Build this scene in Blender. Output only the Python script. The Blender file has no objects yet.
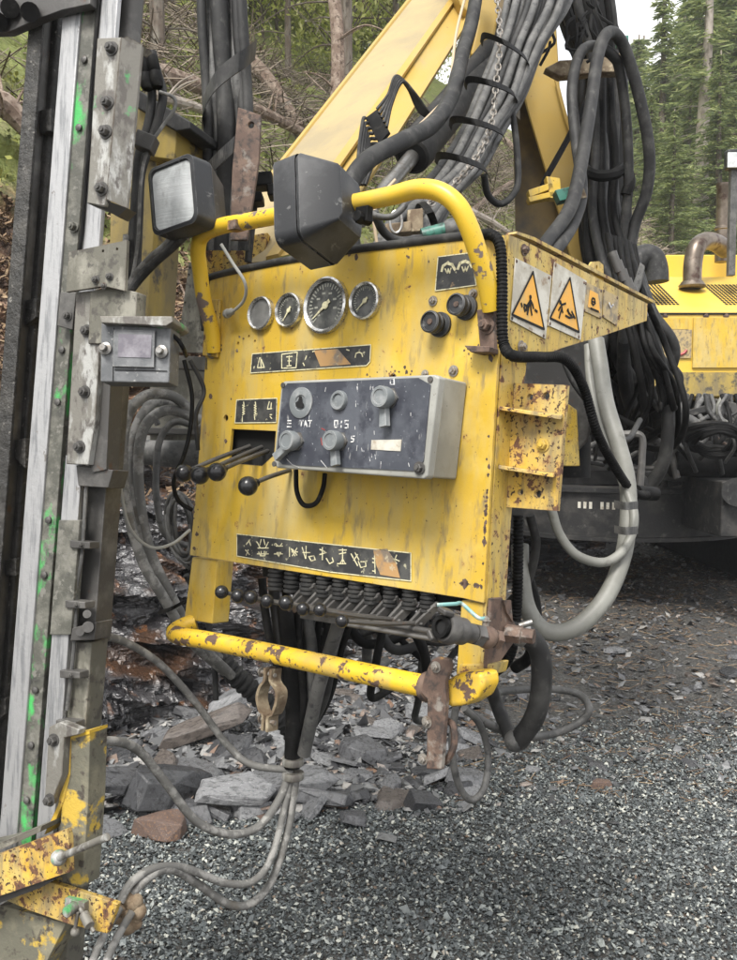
import bpy, bmesh, math, random
import numpy as np
from mathutils import Vector, Matrix, noise
from mathutils.geometry import tessellate_polygon
random.seed(7); rng = np.random.default_rng(7)
SC = bpy.context.scene; COL = SC.collection
V = Vector
# ---------------------------------------------------------------- camera
F0 = 880.0; CX = 368.5; CY = 480.0; CH = 1.5
TH = math.atan(55/F0); CT, ST = math.cos(TH), math.sin(TH)
def W(r, u, f): return V((r, f*CT+u*ST, u*CT-f*ST))
def ray(px, py): return W((px-CX)/F0, -(py-CY)/F0, 1.0)
EYE = V((0, 0, CH))
def P(px, py, d): return EYE + ray(px, py)*d
def G(px, py, z=0.0):
    r = ray(px, py); return EYE + r*((z-CH)/r.z)
def dep(p):
    q = p-EYE; return q.y*CT - q.z*ST
def pxs(p): return dep(p)/F0
cam = bpy.data.cameras.new('camera'); co = bpy.data.objects.new('camera', cam); COL.objects.link(co)
co.location = EYE; co.rotation_euler = (math.pi/2-TH, 0, 0)
cam.sensor_fit = 'VERTICAL'; cam.sensor_height = 24; cam.lens = 24*F0/960; cam.clip_end = 500; cam.clip_start = .05
SC.camera = co
class Pl:
    def __init__(s, o, u, v):
        s.o = o; s.u = u.normalized(); s.v = (v-s.u*v.dot(s.u)).normalized(); s.n = s.u.cross(s.v)
    def at(s, px, py, off=0.0):
        r = ray(px, py); o = s.o+s.n*off
        return EYE + r*((o-EYE).dot(s.n)/r.dot(s.n))
    def pts(s, L, off=0.0): return [s.at(a, b, off) for a, b in L]
# ---------------------------------------------------------------- materials
def mat(name, col, layers=(), rough=.5, metal=0., bump=.15, bscale=80, edge=None, island=None, transl=0, alpha=None, spec=.5, bump2=None):
    m = bpy.data.materials.new(name); m.use_nodes = True; nt = m.node_tree; N = nt.nodes; L = nt.links
    bs = N['Principled BSDF']; tc = N.new('ShaderNodeTexCoord')
    def noi(scale, st=(1, 1, 1), det=6, off=0.0):
        mp = N.new('ShaderNodeMapping'); mp.inputs['Scale'].default_value = st; mp.inputs['Location'].default_value = (off, off*.7, off*.3)
        L.new(tc.outputs['Object'], mp.inputs[0])
        n = N.new('ShaderNodeTexNoise'); n.inputs['Scale'].default_value = scale; n.inputs['Detail'].default_value = det
        n.inputs['Roughness'].default_value = .62
        L.new(mp.outputs[0], n.inputs['Vector']); return n.outputs['Fac']
    def rng_(sock, lo, hi, a=0., b=1.):
        r = N.new('ShaderNodeMapRange'); r.inputs['From Min'].default_value = lo; r.inputs['From Max'].default_value = hi
        r.inputs['To Min'].default_value = a; r.inputs['To Max'].default_value = b; L.new(sock, r.inputs['Value']); return r.outputs['Result']
    def mixc(f, a, b):
        x = N.new('ShaderNodeMix'); x.data_type = 'RGBA'; L.new(f, x.inputs['Factor'])
        for s, q in ((a, x.inputs[6]), (b, x.inputs[7])):
            if isinstance(s, tuple): q.default_value = (*s, 1)
            else: L.new(s, q)
        return x.outputs[2]
    def mixf(f, a, b):
        x = N.new('ShaderNodeMix'); x.data_type = 'FLOAT'; L.new(f, x.inputs['Factor'])
        for s, q in ((a, x.inputs[2]), (b, x.inputs[3])):
            if isinstance(s, (int, float)): q.default_value = s
            else: L.new(s, q)
        return x.outputs[0]
    c, r, me = col, rough, metal
    if island:
        g = N.new('ShaderNodeNewGeometry'); cr = N.new('ShaderNodeValToRGB'); L.new(g.outputs['Random Per Island'], cr.inputs[0])
        while len(cr.color_ramp.elements) < len(island): cr.color_ramp.elements.new(.5)
        for e, (p, cc) in zip(cr.color_ramp.elements, island): e.position = p; e.color = (*cc, 1)
        c = cr.outputs[0]
    for i, y in enumerate(layers):
        f = rng_(noi(y['s'], y.get('st', (1, 1, 1)), y.get('det', 6), y.get('o', 3.1*i+1)), y['lo'], y['hi'], 0, y.get('a', 1.))
        c = mixc(f, c, y['c'])
        if 'r' in y: r = mixf(f, r, y['r'])
        if 'm' in y: me = mixf(f, me, y['m'])
    if edge:
        bv = N.new('ShaderNodeBevel'); bv.samples = 4; bv.inputs['Radius'].default_value = edge[1]
        g = N.new('ShaderNodeNewGeometry'); dt = N.new('ShaderNodeVectorMath'); dt.operation = 'DOT_PRODUCT'
        L.new(bv.outputs[0], dt.inputs[0]); L.new(g.outputs['Normal'], dt.inputs[1])
        e = rng_(dt.outputs['Value'], .995, .93); nn = rng_(noi(45, off=9), .38, .56)
        mu = N.new('ShaderNodeMath'); mu.operation = 'MULTIPLY'; L.new(e, mu.inputs[0]); L.new(nn, mu.inputs[1])
        c = mixc(mu.outputs[0], c, edge[0])
    for s, q in ((c, bs.inputs['Base Color']), (r, bs.inputs['Roughness']), (me, bs.inputs['Metallic'])):
        if isinstance(s, tuple): q.default_value = (*s, 1)
        elif isinstance(s, (int, float)): q.default_value = s
        else: L.new(s, q)
    bs.inputs['Specular IOR Level'].default_value = spec
    if bump:
        b = N.new('ShaderNodeBump'); b.inputs['Strength'].default_value = bump; b.inputs['Distance'].default_value = .3/bscale
        L.new(noi(bscale, det=8), b.inputs['Height']); last = b
        if bump2:
            b2 = N.new('ShaderNodeBump'); b2.inputs['Strength'].default_value = bump2[0]; b2.inputs['Distance'].default_value = bump2[2]
            L.new(noi(bump2[1], st=bump2[3] if len(bump2) > 3 else (1, 1, 1), det=8, off=5), b2.inputs['Height']); L.new(b.outputs[0], b2.inputs['Normal']); last = b2
        L.new(last.outputs[0], bs.inputs['Normal'])
    if transl:
        t = N.new('ShaderNodeBsdfTranslucent'); mx = N.new('ShaderNodeMixShader'); mx.inputs[0].default_value = transl
        if isinstance(c, tuple): t.inputs[0].default_value = (*c, 1)
        else: L.new(c, t.inputs[0])
        L.new(bs.outputs[0], mx.inputs[1]); L.new(t.outputs[0], mx.inputs[2]); L.new(mx.outputs[0], N['Material Output'].inputs[0])
    if alpha is not None: bs.inputs['Alpha'].default_value = alpha
    return m
RUST = (.12, .058, .032); DRUST = (.055, .032, .022); DIRT = (.13, .115, .09); STEEL = (.33, .33, .32)
def yellow(name, col=(.56, .37, .034), wear=.0, dirt=.0, rough=.42, st=(3, 3, .7)):
    return mat(name, col, [
        dict(c=(col[0]*.83, col[1]*.80, col[2]*1.1), s=5, lo=.40, hi=.68, a=.8),
        dict(c=(.68, .52, .16), s=9, lo=.52, hi=.72, a=.5), dict(c=(.50, .44, .26), s=2.6, st=(2.2, 2.2, 1), lo=.52, hi=.72, a=.55, o=17),
        dict(c=(.40, .33, .15), s=5.5, st=st, det=10, lo=.47-dirt, hi=.72-dirt, a=.75, r=.7),
        dict(c=(.17, .14, .09), s=16, st=st, det=10, lo=.545-dirt, hi=.70-dirt, a=.75, r=.8),
        dict(c=(.36, .19, .06), s=34, det=12, lo=.62-wear*.6, hi=.70-wear*.6, a=.6, o=12),
        dict(c=RUST, s=34, det=12, lo=.675-wear*.6, hi=.70-wear*.6, r=.85, o=12),
        dict(c=DRUST, s=130, det=10, lo=.665-wear*.5, hi=.69-wear*.5, r=.85, o=21)],
        rough=rough, bump=.14, bscale=220, bump2=(.25, 12, .004), edge=((.13, .07, .045), .0025))
M = dict(
 yel=yellow('yellow_paint'), yelw=yellow('worn_yellow_paint', wear=.12, dirt=.05), yelr=yellow('rusting_yellow_paint', (.60, .37, .03), wear=.19, dirt=.08),
 bar=mat('chipped_bar_paint', (.74, .47, .03), [dict(c=(.40, .30, .12), s=12, det=10, lo=.47, hi=.66, a=.7), dict(c=(.12, .075, .055), s=26, det=12, lo=.545, hi=.575, r=.8), dict(c=(.10, .06, .045), s=90, lo=.60, hi=.63, r=.8)], rough=.38, bump=.2, bscale=150),
 hrail=mat('handrail_paint', (.66, .43, .03), [dict(c=(.42, .32, .10), s=10, lo=.52, hi=.75, a=.6), dict(c=(.16, .12, .10), s=13, det=10, lo=.62, hi=.635, r=.8), dict(c=(.12, .07, .05), s=80, lo=.65, hi=.68, r=.8)], rough=.36, bump=.15, bscale=150),
 yeld=mat('grimy_yellow_paint', (.36, .26, .055), [dict(c=(.19, .15, .07), s=7, st=(1, 1, .4), lo=.42, hi=.62), dict(c=(.07, .06, .045), s=16, lo=.54, hi=.64), dict(c=(.5, .36, .08), s=10, lo=.62, hi=.7, a=.6)], rough=.6, bump=.3, bscale=120),
 olivey=mat('muddy_plate_with_yellow_remains', (.12, .115, .085), [dict(c=(.20, .185, .13), s=14, lo=.46, hi=.62), dict(c=(.48, .33, .05), s=11, det=10, lo=.56, hi=.60), dict(c=(.06, .05, .04), s=40, lo=.56, hi=.64)], rough=.8, bump=.6, bscale=110),
 boom=mat('faded_boom_paint', (.42, .275, .055), [dict(c=(.38, .28, .095), s=3, lo=.4, hi=.7), dict(c=(.30, .24, .14), s=9, lo=.58, hi=.8, a=.6), dict(c=RUST, s=60, lo=.70, hi=.73)], rough=.5, bump=.08, bscale=120, edge=((.35, .24, .12), .004)),
 boomtop=mat('dusty_boom_top', (.35, .275, .14), [dict(c=(.27, .22, .13), s=4, lo=.4, hi=.62), dict(c=(.26, .22, .15), s=22, lo=.55, hi=.75, a=.6), dict(c=RUST, s=70, lo=.70, hi=.72)], rough=.8, bump=.1, bscale=150),
 dboom=mat('shaded_boom_paint', (.16, .11, .04), [dict(c=(.06, .05, .035), s=5, lo=.4, hi=.6)], rough=.6),  # darkened copy of the boom paint, shade put into the colour
 hood=mat('hood_paint', (.66, .44, .05), [dict(c=(.50, .36, .10), s=1.2, lo=.45, hi=.7, a=.8), dict(c=(.20, .12, .06), s=6, lo=.66, hi=.75, a=.8)], rough=.5),
 rail=mat('worn_aluminium_rail', (.40, .40, .40), [dict(c=(.24, .245, .25), s=30, st=(3, 3, .12), lo=.48, hi=.62, r=.5), dict(c=(.17, .16, .15), s=40, st=(1, 1, .6), lo=.64, hi=.68, m=0, r=.8)], rough=.42, metal=.55, bump=.25, bscale=90),
 grime=mat('greasy_black_steel', (.022, .021, .019), [dict(c=(.06, .056, .05), s=18, lo=.48, hi=.7), dict(c=(.19, .18, .16), s=90, lo=.62, hi=.7)], rough=.55, bump=.6, bscale=110, bump2=(.8, 30, .012)),
 web=mat('green_sprayed_steel', (.075, .075, .062), [dict(c=(.17, .165, .14), s=22, lo=.45, hi=.65), dict(c=(.03, .03, .028), s=14, lo=.58, hi=.7), dict(c=(.05, .46, .10), s=7, st=(1, 1, .6), det=14, lo=.545, hi=.60, a=.8), dict(c=(.16, .155, .135), s=60, lo=.56, hi=.62)], rough=.6, bump=.5, bscale=120),
 plate=mat('scuffed_grey_plate', (.18, .172, .15), [dict(c=(.38, .38, .36), s=26, st=(1, 1, .35), lo=.50, hi=.60), dict(c=(.11, .10, .09), s=34, st=(1, 1, .5), det=10, lo=.53, hi=.60), dict(c=(.07, .38, .12), s=7, det=12, lo=.60, hi=.64, a=.85)], rough=.55, metal=.25, bump=.4, bscale=130, edge=((.1, .08, .06), .003)),
 olive=mat('dirty_olive_steel', (.12, .115, .092), [dict(c=(.25, .24, .20), s=16, st=(1, 1, .5), det=10, lo=.50, hi=.62), dict(c=(.07, .065, .055), s=35, det=10, lo=.53, hi=.61), dict(c=RUST, s=15, lo=.66, hi=.72, a=.6)], rough=.65, metal=.1, bump=.35, bscale=140, edge=((.08, .06, .05), .003)),
 dsteel=mat('dark_steel', (.075, .072, .068), [dict(c=(.15, .145, .135), s=14, lo=.5, hi=.68), dict(c=(.10, .06, .04), s=24, lo=.62, hi=.7)], rough=.5, metal=.3, bump=.3, bscale=120),
 bsteel=mat('bare_steel', (.30, .295, .28), [dict(c=(.22, .20, .18), s=40, lo=.5, hi=.64, r=.6)], rough=.35, metal=.8, bump=.2, bscale=200),
 zinc=mat('zinc_bolt', (.30, .28, .25), [dict(c=(.13, .10, .075), s=90, lo=.48, hi=.60, m=0.)], rough=.45, metal=.6),
 rusty=mat('rusty_iron', (.105, .068, .052), [dict(c=(.17, .115, .085), s=20, lo=.45, hi=.62), dict(c=(.05, .038, .033), s=60, lo=.50, hi=.62), dict(c=(.27, .25, .22), s=22, det=12, lo=.58, hi=.66, a=.8), dict(c=(.40, .22, .05), s=9, det=12, lo=.63, hi=.66, a=.7)], rough=.72, metal=.15, bump=.4, bscale=200),
 rustyel=mat('rust_stained_clamp', (.25, .20, .13), [dict(c=(.13, .09, .055), s=24, lo=.42, hi=.6), dict(c=(.42, .36, .25), s=50, lo=.55, hi=.7)], rough=.7, metal=.2, bump=.3, bscale=200),
 rub=mat('dusty_black_rubber', (.018, .018, .018), [dict(c=(.056, .055, .052), s=16, lo=.45, hi=.75), dict(c=(.13, .125, .115), s=45, st=(1, 1, .5), det=14, lo=.56, hi=.72, a=.5)], rough=.62, spec=.35, bump=.12, bscale=150),
 rubd=mat('black_rubber', (.006, .006, .006), [dict(c=(.020, .0195, .019), s=16, lo=.45, hi=.75), dict(c=(.06, .058, .05), s=45, det=14, lo=.58, hi=.74, a=.5)], rough=.6, spec=.12, bump=.12, bscale=120),
 rubg=mat('grey_dusty_hose', (.060, .060, .058), [dict(c=(.115, .113, .107), s=14, lo=.42, hi=.62), dict(c=(.035, .035, .035), s=50, lo=.55, hi=.65), dict(c=(.20, .195, .18), s=50, det=14, lo=.56, hi=.72, a=.6)], rough=.6, bump=.15, bscale=160),
 lgt=mat('pale_grey_hose', (.175, .175, .155), [dict(c=(.24, .24, .215), s=9, lo=.45, hi=.62), dict(c=(.13, .125, .11), s=40, lo=.6, hi=.7)], rough=.5, bump=.08, bscale=120),
 mud=mat('mud_caked_hose', (.12, .118, .11), [dict(c=(.24, .235, .22), s=30, det=12, lo=.49, hi=.57), dict(c=(.10, .09, .075), s=12, lo=.58, hi=.68)], rough=.7, bump=.4, bscale=160),
 clump=mat('dried_mud', (.17, .12, .075), [dict(c=(.27, .21, .14), s=20, lo=.5, hi=.65)], rough=.9, bump=.8, bscale=90),
 lamp=mat('scratched_black_plastic', (.022, .023, .025), [dict(c=(.055, .056, .058), s=9, det=10, lo=.46, hi=.62), dict(c=(.15, .15, .145), s=40, st=(1, .3, 1), det=14, lo=.60, hi=.66, a=.8)], rough=.5, spec=.35, bump=.15, bscale=160, edge=((.14, .14, .14), .002)),
 lens=mat('lamp_glass', (.46, .48, .48), [dict(c=(.62, .64, .64), s=14, lo=.42, hi=.6), dict(c=(.30, .31, .31), s=40, st=(1, 1, .5), lo=.54, hi=.68, a=.6)], rough=.28, bump=.25, bscale=80, bump2=(.5, 60, .003, (.05, .05, 4))),
 boxg=mat('grey_enclosure', (.25, .25, .225), [dict(c=(.32, .32, .29), s=7, lo=.45, hi=.6), dict(c=(.20, .19, .16), s=18, lo=.6, hi=.72, a=.7), dict(c=(.15, .14, .12), s=140, lo=.67, hi=.69)], rough=.6, bump=.1, bscale=300, edge=((.18, .17, .15), .002)),
 boxb=mat('faded_blue_black_faceplate', (.048, .053, .066), [dict(c=(.085, .092, .108), s=10, lo=.45, hi=.60), dict(c=(.035, .038, .05), s=26, lo=.50, hi=.60), dict(c=(.34, .34, .33), s=70, st=(1, 1, .3), det=12, lo=.63, hi=.70, a=.8), dict(c=(.30, .31, .33), s=160, lo=.66, hi=.70)], rough=.48, bump=.12, bscale=200),
 knob=mat('grey_knob', (.16, .175, .18), [dict(c=(.27, .28, .28), s=30, lo=.5, hi=.65)], rough=.5, bump=.15, bscale=200, edge=((.32, .32, .31), .0015)),
 decal=mat('black_decal', (.028, .029, .030), [dict(c=(.075, .075, .07), s=22, lo=.45, hi=.6), dict(c=(.40, .38, .26), s=70, lo=.63, hi=.67), dict(c=(.36, .24, .12), s=13, lo=.66, hi=.70)], rough=.5, bump=.15, bscale=200),
 decalp=mat('peeled_brown_decal', (.40, .24, .10), [dict(c=(.20, .16, .12), s=20, lo=.5, hi=.6), dict(c=(.44, .38, .26), s=50, lo=.6, hi=.66)], rough=.7),
 ink=mat('pale_symbol_ink', (.66, .62, .40), [dict(c=(.35, .32, .22), s=120, lo=.52, hi=.62)], rough=.6, bump=0),
 inkw=mat('white_ink', (.66, .66, .64), [dict(c=(.2, .2, .22), s=120, lo=.5, hi=.58)], rough=.6, bump=0),
 black=mat('black_plastic', (.014, .014, .015), rough=.25, bump=.05), void=mat('shade_and_print_black', (.006, .006, .006), rough=.9, bump=0),  # void paints the shade of openings; also print, seams and sleeves
 chrome=mat('gauge_chrome', (.62, .62, .60), [dict(c=(.28, .27, .25), s=90, lo=.5, hi=.65, r=.5)], rough=.22, metal=.9, bump=.1),
 dial=mat('gauge_dial', (.045, .047, .045), [dict(c=(.13, .13, .12), s=40, lo=.45, hi=.65)], rough=.35, bump=0),
 dialf=mat('fogged_gauge_dial', (.15, .15, .145), [dict(c=(.22, .22, .21), s=25, lo=.45, hi=.65)], rough=.5, bump=0),
 signw=mat('weathered_white_sign', (.56, .54, .47), [dict(c=(.40, .37, .30), s=20, lo=.45, hi=.60), dict(c=(.26, .19, .12), s=34, lo=.58, hi=.66)], rough=.5),
 dimink=mat('faded_dial_print', (.34, .34, .29), rough=.6, bump=0), signo=mat('orange_warning_field', (.76, .38, .04), [dict(c=(.62, .38, .10), s=20, lo=.5, hi=.62)], rough=.5), signd=mat('stained_brass_sign', (.40, .30, .14), [dict(c=(.20, .16, .10), s=40, lo=.48, hi=.58)], rough=.5),
 red=mat('red_print', (.30, .04, .035), rough=.5), teal=mat('teal_paint', (.14, .30, .29), [dict(c=(.35, .40, .37), s=60, lo=.5, hi=.62)], rough=.5),
 green=mat('green_coupling_paint', (.04, .16, .12), [dict(c=(.02, .05, .04), s=40, lo=.5, hi=.62)], rough=.4), pipe=mat('heat_tinted_exhaust', (.13, .105, .085), [dict(c=(.22, .185, .15), s=5, lo=.45, hi=.6), dict(c=(.08, .05, .04), s=9, lo=.55, hi=.65)], rough=.38, metal=.7),
 scr=mat('dim_display_glass', (.13, .12, .14), [dict(c=(.24, .23, .25), s=25, lo=.45, hi=.62)], rough=.25, bump=.1),
 boxf=mat('slate_grey_case', (.085, .09, .095), [dict(c=(.17, .175, .18), s=16, lo=.46, hi=.64), dict(c=(.28, .28, .27), s=90, lo=.62, hi=.68)], rough=.55, bump=.35, bscale=120, edge=((.3, .3, .29), .0025)),
 soot=mat('oily_black_steel', (.012, .012, .012), [dict(c=(.045, .042, .038), s=5, det=10, lo=.48, hi=.64), dict(c=(.10, .095, .085), s=14, det=12, lo=.58, hi=.68, a=.7)], rough=.6, bump=.5, bscale=60),
 rope=mat('grey_cable', (.28, .28, .26), rough=.6), cream=mat('cream_cord', (.42, .33, .22), rough=.7),
)
# ---------------------------------------------------------------- mesh building
def cr(pts, k=8):
    if len(pts) < 3: return [V(p) for p in pts]
    q = [pts[0]*2-pts[1]] + list(pts) + [pts[-1]*2-pts[-2]]; out = []
    for i in range(1, len(q)-2):
        a, b, c, d = q[i-1:i+3]
        for j in range(k):
            t = j/k; out.append(.5*((2*b)+(c-a)*t+(2*a-5*b+4*c-d)*t*t+(3*b-a-3*c+d)*t**3))
    out.append(V(q[-2])); return out
class MB:
    def __init__(s): s.v = []; s.f = []
    def add(s, vs, fs):
        o = len(s.v); s.v += [V(x) for x in vs]; s.f += [tuple(i+o for i in f) for f in fs]; return s
    def prism(s, pts, vec, holes=()):
        n = len(pts); loops = [list(pts)]+[list(h) for h in holes]; vs = [p for l in loops for p in l]; N = len(vs)
        if holes:
            tr = tessellate_polygon(loops); fs = [tuple(t) for t in tr]; fs += [tuple(i+N for i in t[::-1]) for t in tr]
        else: fs = [tuple(range(n)), tuple(range(2*n-1, n-1, -1))]
        o = 0
        for l in loops:
            k = len(l)
            for i in range(k): fs.append((o+i, o+(i+1) % k, o+(i+1) % k+N, o+i+N))
            o += k
        return s.add(vs+[p+vec for p in vs], fs)
    def hexa(s, a, b):   # two quads
        return s.add(list(a)+list(b), [(0, 1, 2, 3), (7, 6, 5, 4), (0, 4, 5, 1), (1, 5, 6, 2), (2, 6, 7, 3), (3, 7, 4, 0)])
    def box(s, c, ax, ay, az):   # half vectors
        return s.hexa([c-ax-ay-az, c+ax-ay-az, c+ax+ay-az, c-ax+ay-az], [c-ax-ay+az, c+ax-ay+az, c+ax+ay+az, c-ax+ay+az])
    def tube(s, pts, r, n=10, k=8, flat=None):
        pts = cr([V(p) for p in pts], k); m = len(pts); vs = []; fs = []
        t0 = (pts[1]-pts[0]).normalized(); up = V((0, 0, 1)) if abs(t0.z) < .9 else V((1, 0, 0)); x = t0.cross(up).normalized()
        for i, p in enumerate(pts):
            t = (pts[min(i+1, m-1)]-pts[max(i-1, 0)])
            if t.length < 1e-9: t = t0
            t = t.normalized(); x = (x-t*x.dot(t)).normalized(); y = t.cross(x)
            rr = r(i/(m-1)) if callable(r) else r
            for j in range(n):
                a = 2*math.pi*j/n; vs.append(p+x*(math.cos(a)*rr)+y*(math.sin(a)*rr))
        for i in range(m-1):
            for j in range(n): fs.append((i*n+j, i*n+(j+1) % n, (i+1)*n+(j+1) % n, (i+1)*n+j))
        fs += [tuple(range(n-1, -1, -1)), tuple((m-1)*n+j for j in range(n))]
        return s.add(vs, fs)
    def corr(s, pts, r, pitch=.006, n=12, depth=.14):  # corrugated conduit
        pts = cr([V(p) for p in pts], 10); L = [0]
        for a, b in zip(pts, pts[1:]): L.append(L[-1]+(b-a).length)
        tot = L[-1]; k = max(4, int(tot/pitch*4)); out = []; j = 0
        for i in range(k+1):
            d = tot*i/k
            while j < len(L)-2 and L[j+1] < d: j += 1
            out.append(pts[j].lerp(pts[j+1], (d-L[j])/max(1e-9, L[j+1]-L[j])))
        return s.tube(out, lambda t: r*(1-depth*(1 if (int(round(t*k)) % 4) in (0, 3) else 0)), n=n, k=1)
    def lathe(s, o, d, prof, n=24, close=True):
        d = d.normalized(); up = V((0, 0, 1)) if abs(d.z) < .9 else V((1, 0, 0)); x = d.cross(up).normalized(); y = d.cross(x); vs = []; fs = []
        for r, h in prof:
            for j in range(n):
                a = 2*math.pi*j/n; vs.append(o+d*h+(x*math.cos(a)+y*math.sin(a))*r)
        m = len(prof)
        for i in range(m-1):
            for j in range(n): fs.append((i*n+j, i*n+(j+1) % n, (i+1)*n+(j+1) % n, (i+1)*n+j))
        if close: fs += [tuple(range(n-1, -1, -1)), tuple((m-1)*n+j for j in range(n))]
        return s.add(vs, fs)
    def cyl(s, a, b, r, n=16, r2=None):
        return s.lathe(a, b-a, [(r, 0), (r if r2 is None else r2, (b-a).length)], n)
    def ball(s, c, r, d=V((0, 0, 1)), n=20):
        return s.lathe(c, d, [(max(1e-5, r*math.sin(a)), -r*math.cos(a)) for a in [math.pi*i/12 for i in range(13)]], n)
    def bolt(s, o, d, r, h=.7):
        s.lathe(o, d, [(r*1.45, 0), (r*1.45, r*.18)], 16); s.lathe(o+d*r*.18, d, [(r, 0), (r, r*h), (r*.86, r*(h+.12))], 6)
        return s.lathe(o+d*r*(.3+h), d, [(r*.5, 0), (r*.45, r*.35)], 10)
    def strokes(s, pl, lines, w, off=.001, th=.0006):
        for l in lines:
            for a, b in zip(l, l[1:]):
                A, B = pl.at(*a, off), pl.at(*b, off); t = (B-A)
                if t.length < 1e-6: continue
                t = t.normalized(); q = pl.n.cross(t)*w/2
                s.hexa([A-q-t*w*.3, B-q+t*w*.3, B+q+t*w*.3, A+q-t*w*.3], [x+pl.n*th for x in (A-q-t*w*.3, B-q+t*w*.3, B+q+t*w*.3, A+q-t*w*.3)])
        return s
RL = {}
def root_of(o):
    while o.parent: o = o.parent
    return RL[o.name]
def tag(o, label=None, cat=None, group=None, kind=None):
    for k, x in (('label', label), ('category', cat), ('group', group), ('kind', kind)):
        if x: o[k] = x
    return o
def thing(name, label, cat, loc, group=None):
    o = bpy.data.objects.new(name, None); COL.objects.link(o); o.location = loc; o.empty_display_size = .1
    RL[o.name] = V(loc); return tag(o, label, cat, group)
def part(name, mb, m, parent=None, bevel=None, ang=38, label=None):
    if parent is not None: off = root_of(parent)
    else:
        a = np.array(mb.v); off = V(((a[:, 0].min()+a[:, 0].max())/2, (a[:, 1].min()+a[:, 1].max())/2, a[:, 2].min()))
    me = bpy.data.meshes.new(name); me.from_pydata([x-off for x in mb.v], [], mb.f)
    bm = bmesh.new(); bm.from_mesh(me); bmesh.ops.recalc_face_normals(bm, faces=bm.faces); bm.to_mesh(me); bm.free()
    me.shade_smooth(); me.set_sharp_from_angle(angle=math.radians(ang)); me.materials.append(m if not isinstance(m, str) else M[m])
    o = bpy.data.objects.new(name, me); COL.objects.link(o)
    if parent is not None: o.parent = parent
    else: o.location = off; RL[o.name] = off
    if bevel:
        b = o.modifiers.new('bevel', 'BEVEL'); b.width = bevel; b.segments = 2; b.limit_method = 'ANGLE'; b.angle_limit = math.radians(35); b.harden_normals = True
    if label: o['label'] = label
    return o
def solo(name, mb, m, label, cat, group=None, bevel=None, ang=38): return tag(part(name, mb, m, None, bevel, ang), label, cat, group)
def fast(name, Vs, Fs, m, smooth=False):
    me = bpy.data.meshes.new(name); n, k = Fs.shape
    me.vertices.add(len(Vs)); me.vertices.foreach_set('co', Vs.astype(np.float32).ravel())
    me.loops.add(n*k); me.loops.foreach_set('vertex_index', Fs.astype(np.int32).ravel())
    me.polygons.add(n); me.polygons.foreach_set('loop_start', np.arange(0, n*k, k, dtype=np.int32))
    me.polygons.foreach_set('use_smooth', np.full(n, smooth)); me.update(calc_edges=True); me.materials.append(M[m] if isinstance(m, str) else m)
    return me
def linkm(name, me, loc=(0, 0, 0), parent=None):
    o = bpy.data.objects.new(name, me); COL.objects.link(o); o.location = loc
    if parent is not None: o.parent = parent
    else: RL[o.name] = V(loc)
    return o
# ================================================================ control console
FP = Pl(P(495, 400, 1.5), W(1068, -55, -880), W(.062, 1, 0))
SP = Pl(FP.at(505, 235), -FP.n, FP.v)      # side plane; its normal should be FP.u
if SP.n.dot(FP.u) < 0: SP.n = -SP.n
n, u, v = FP.n, FP.u, FP.v
con = thing('control_console', 'yellow steel drilling control console with gauges, levers and a lower tube bar', 'control panel', FP.at(340, 600))
def circ(pl, px, py, rp, off=0, k=20):
    c = pl.at(px, py, off); r = rp*pxs(c); return [c+pl.u*math.cos(2*math.pi*i/k)*r+pl.v*math.sin(2*math.pi*i/k)*r for i in range(k)]
outer = FP.pts([(210, 276), (240, 267), (285, 259), (366, 247), (440, 238), (505, 235), (502, 290), (495, 410), (484, 603), (463, 598), (330, 577), (265, 567), (190, 555), (197, 480), (203, 400)])
hole = FP.pts([(232, 429), (276, 431), (274, 455), (262, 466), (229, 463)])
small = [circ(FP, *c) for c in ((226, 418, 3.2), (238, 343, 1.5), (255, 341, 1.3), (249, 336, 1.2), (393, 377, 3.6))]
part('front_plate', MB().prism(outer, -n*.006, [hole]+small), 'yel', con)
# black sheet behind the plate, paints the unlit inside dark
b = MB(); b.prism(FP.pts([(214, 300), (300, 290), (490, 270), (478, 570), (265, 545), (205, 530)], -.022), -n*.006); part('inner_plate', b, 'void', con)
b = MB(); b.prism(FP.pts([(214, 279), (285, 262), (500, 240), (500, 250), (285, 272), (214, 290)], -.0065), -n*.035); part('top_flange', b, 'yelw', con)
b = MB(); b.prism(SP.pts([(505.5, 235), (522, 241.5), (645, 304), (644, 321), (600, 336), (560, 348), (524, 361), (519, 400), (508, 520), (500, 640), (493, 668), (479, 690), (484, 603), (496, 410)], -.006), u*.006)
wing = part('side_plate', b, 'yelw', con)
b = MB(); b.prism(SP.pts([(505, 235.5), (522, 241.5), (645, 304), (647, 302), (524, 238.5), (507, 233)], -.02), u*.021); part('side_rim', b, 'yelw', con)
b = MB(); b.prism(SP.pts([(588, 281), (587, 267), (590, 262), (597, 261.5), (601, 265), (602, 287)], -.012), u*.005, [circ(SP, 594.5, 267.5, 2, -.012, 12)]); part('lug', b, 'yel', con)
# posts
for nm, pts in (('post', [(192, 557), (217, 560.5), (212, 624), (184, 619)]), ('post', [(461, 600), (484, 604), (479, 690), (455, 690)])):
    part(nm, MB().prism(FP.pts(pts, -.0075), -n*.05), 'yel', con, bevel=.003)
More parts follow.
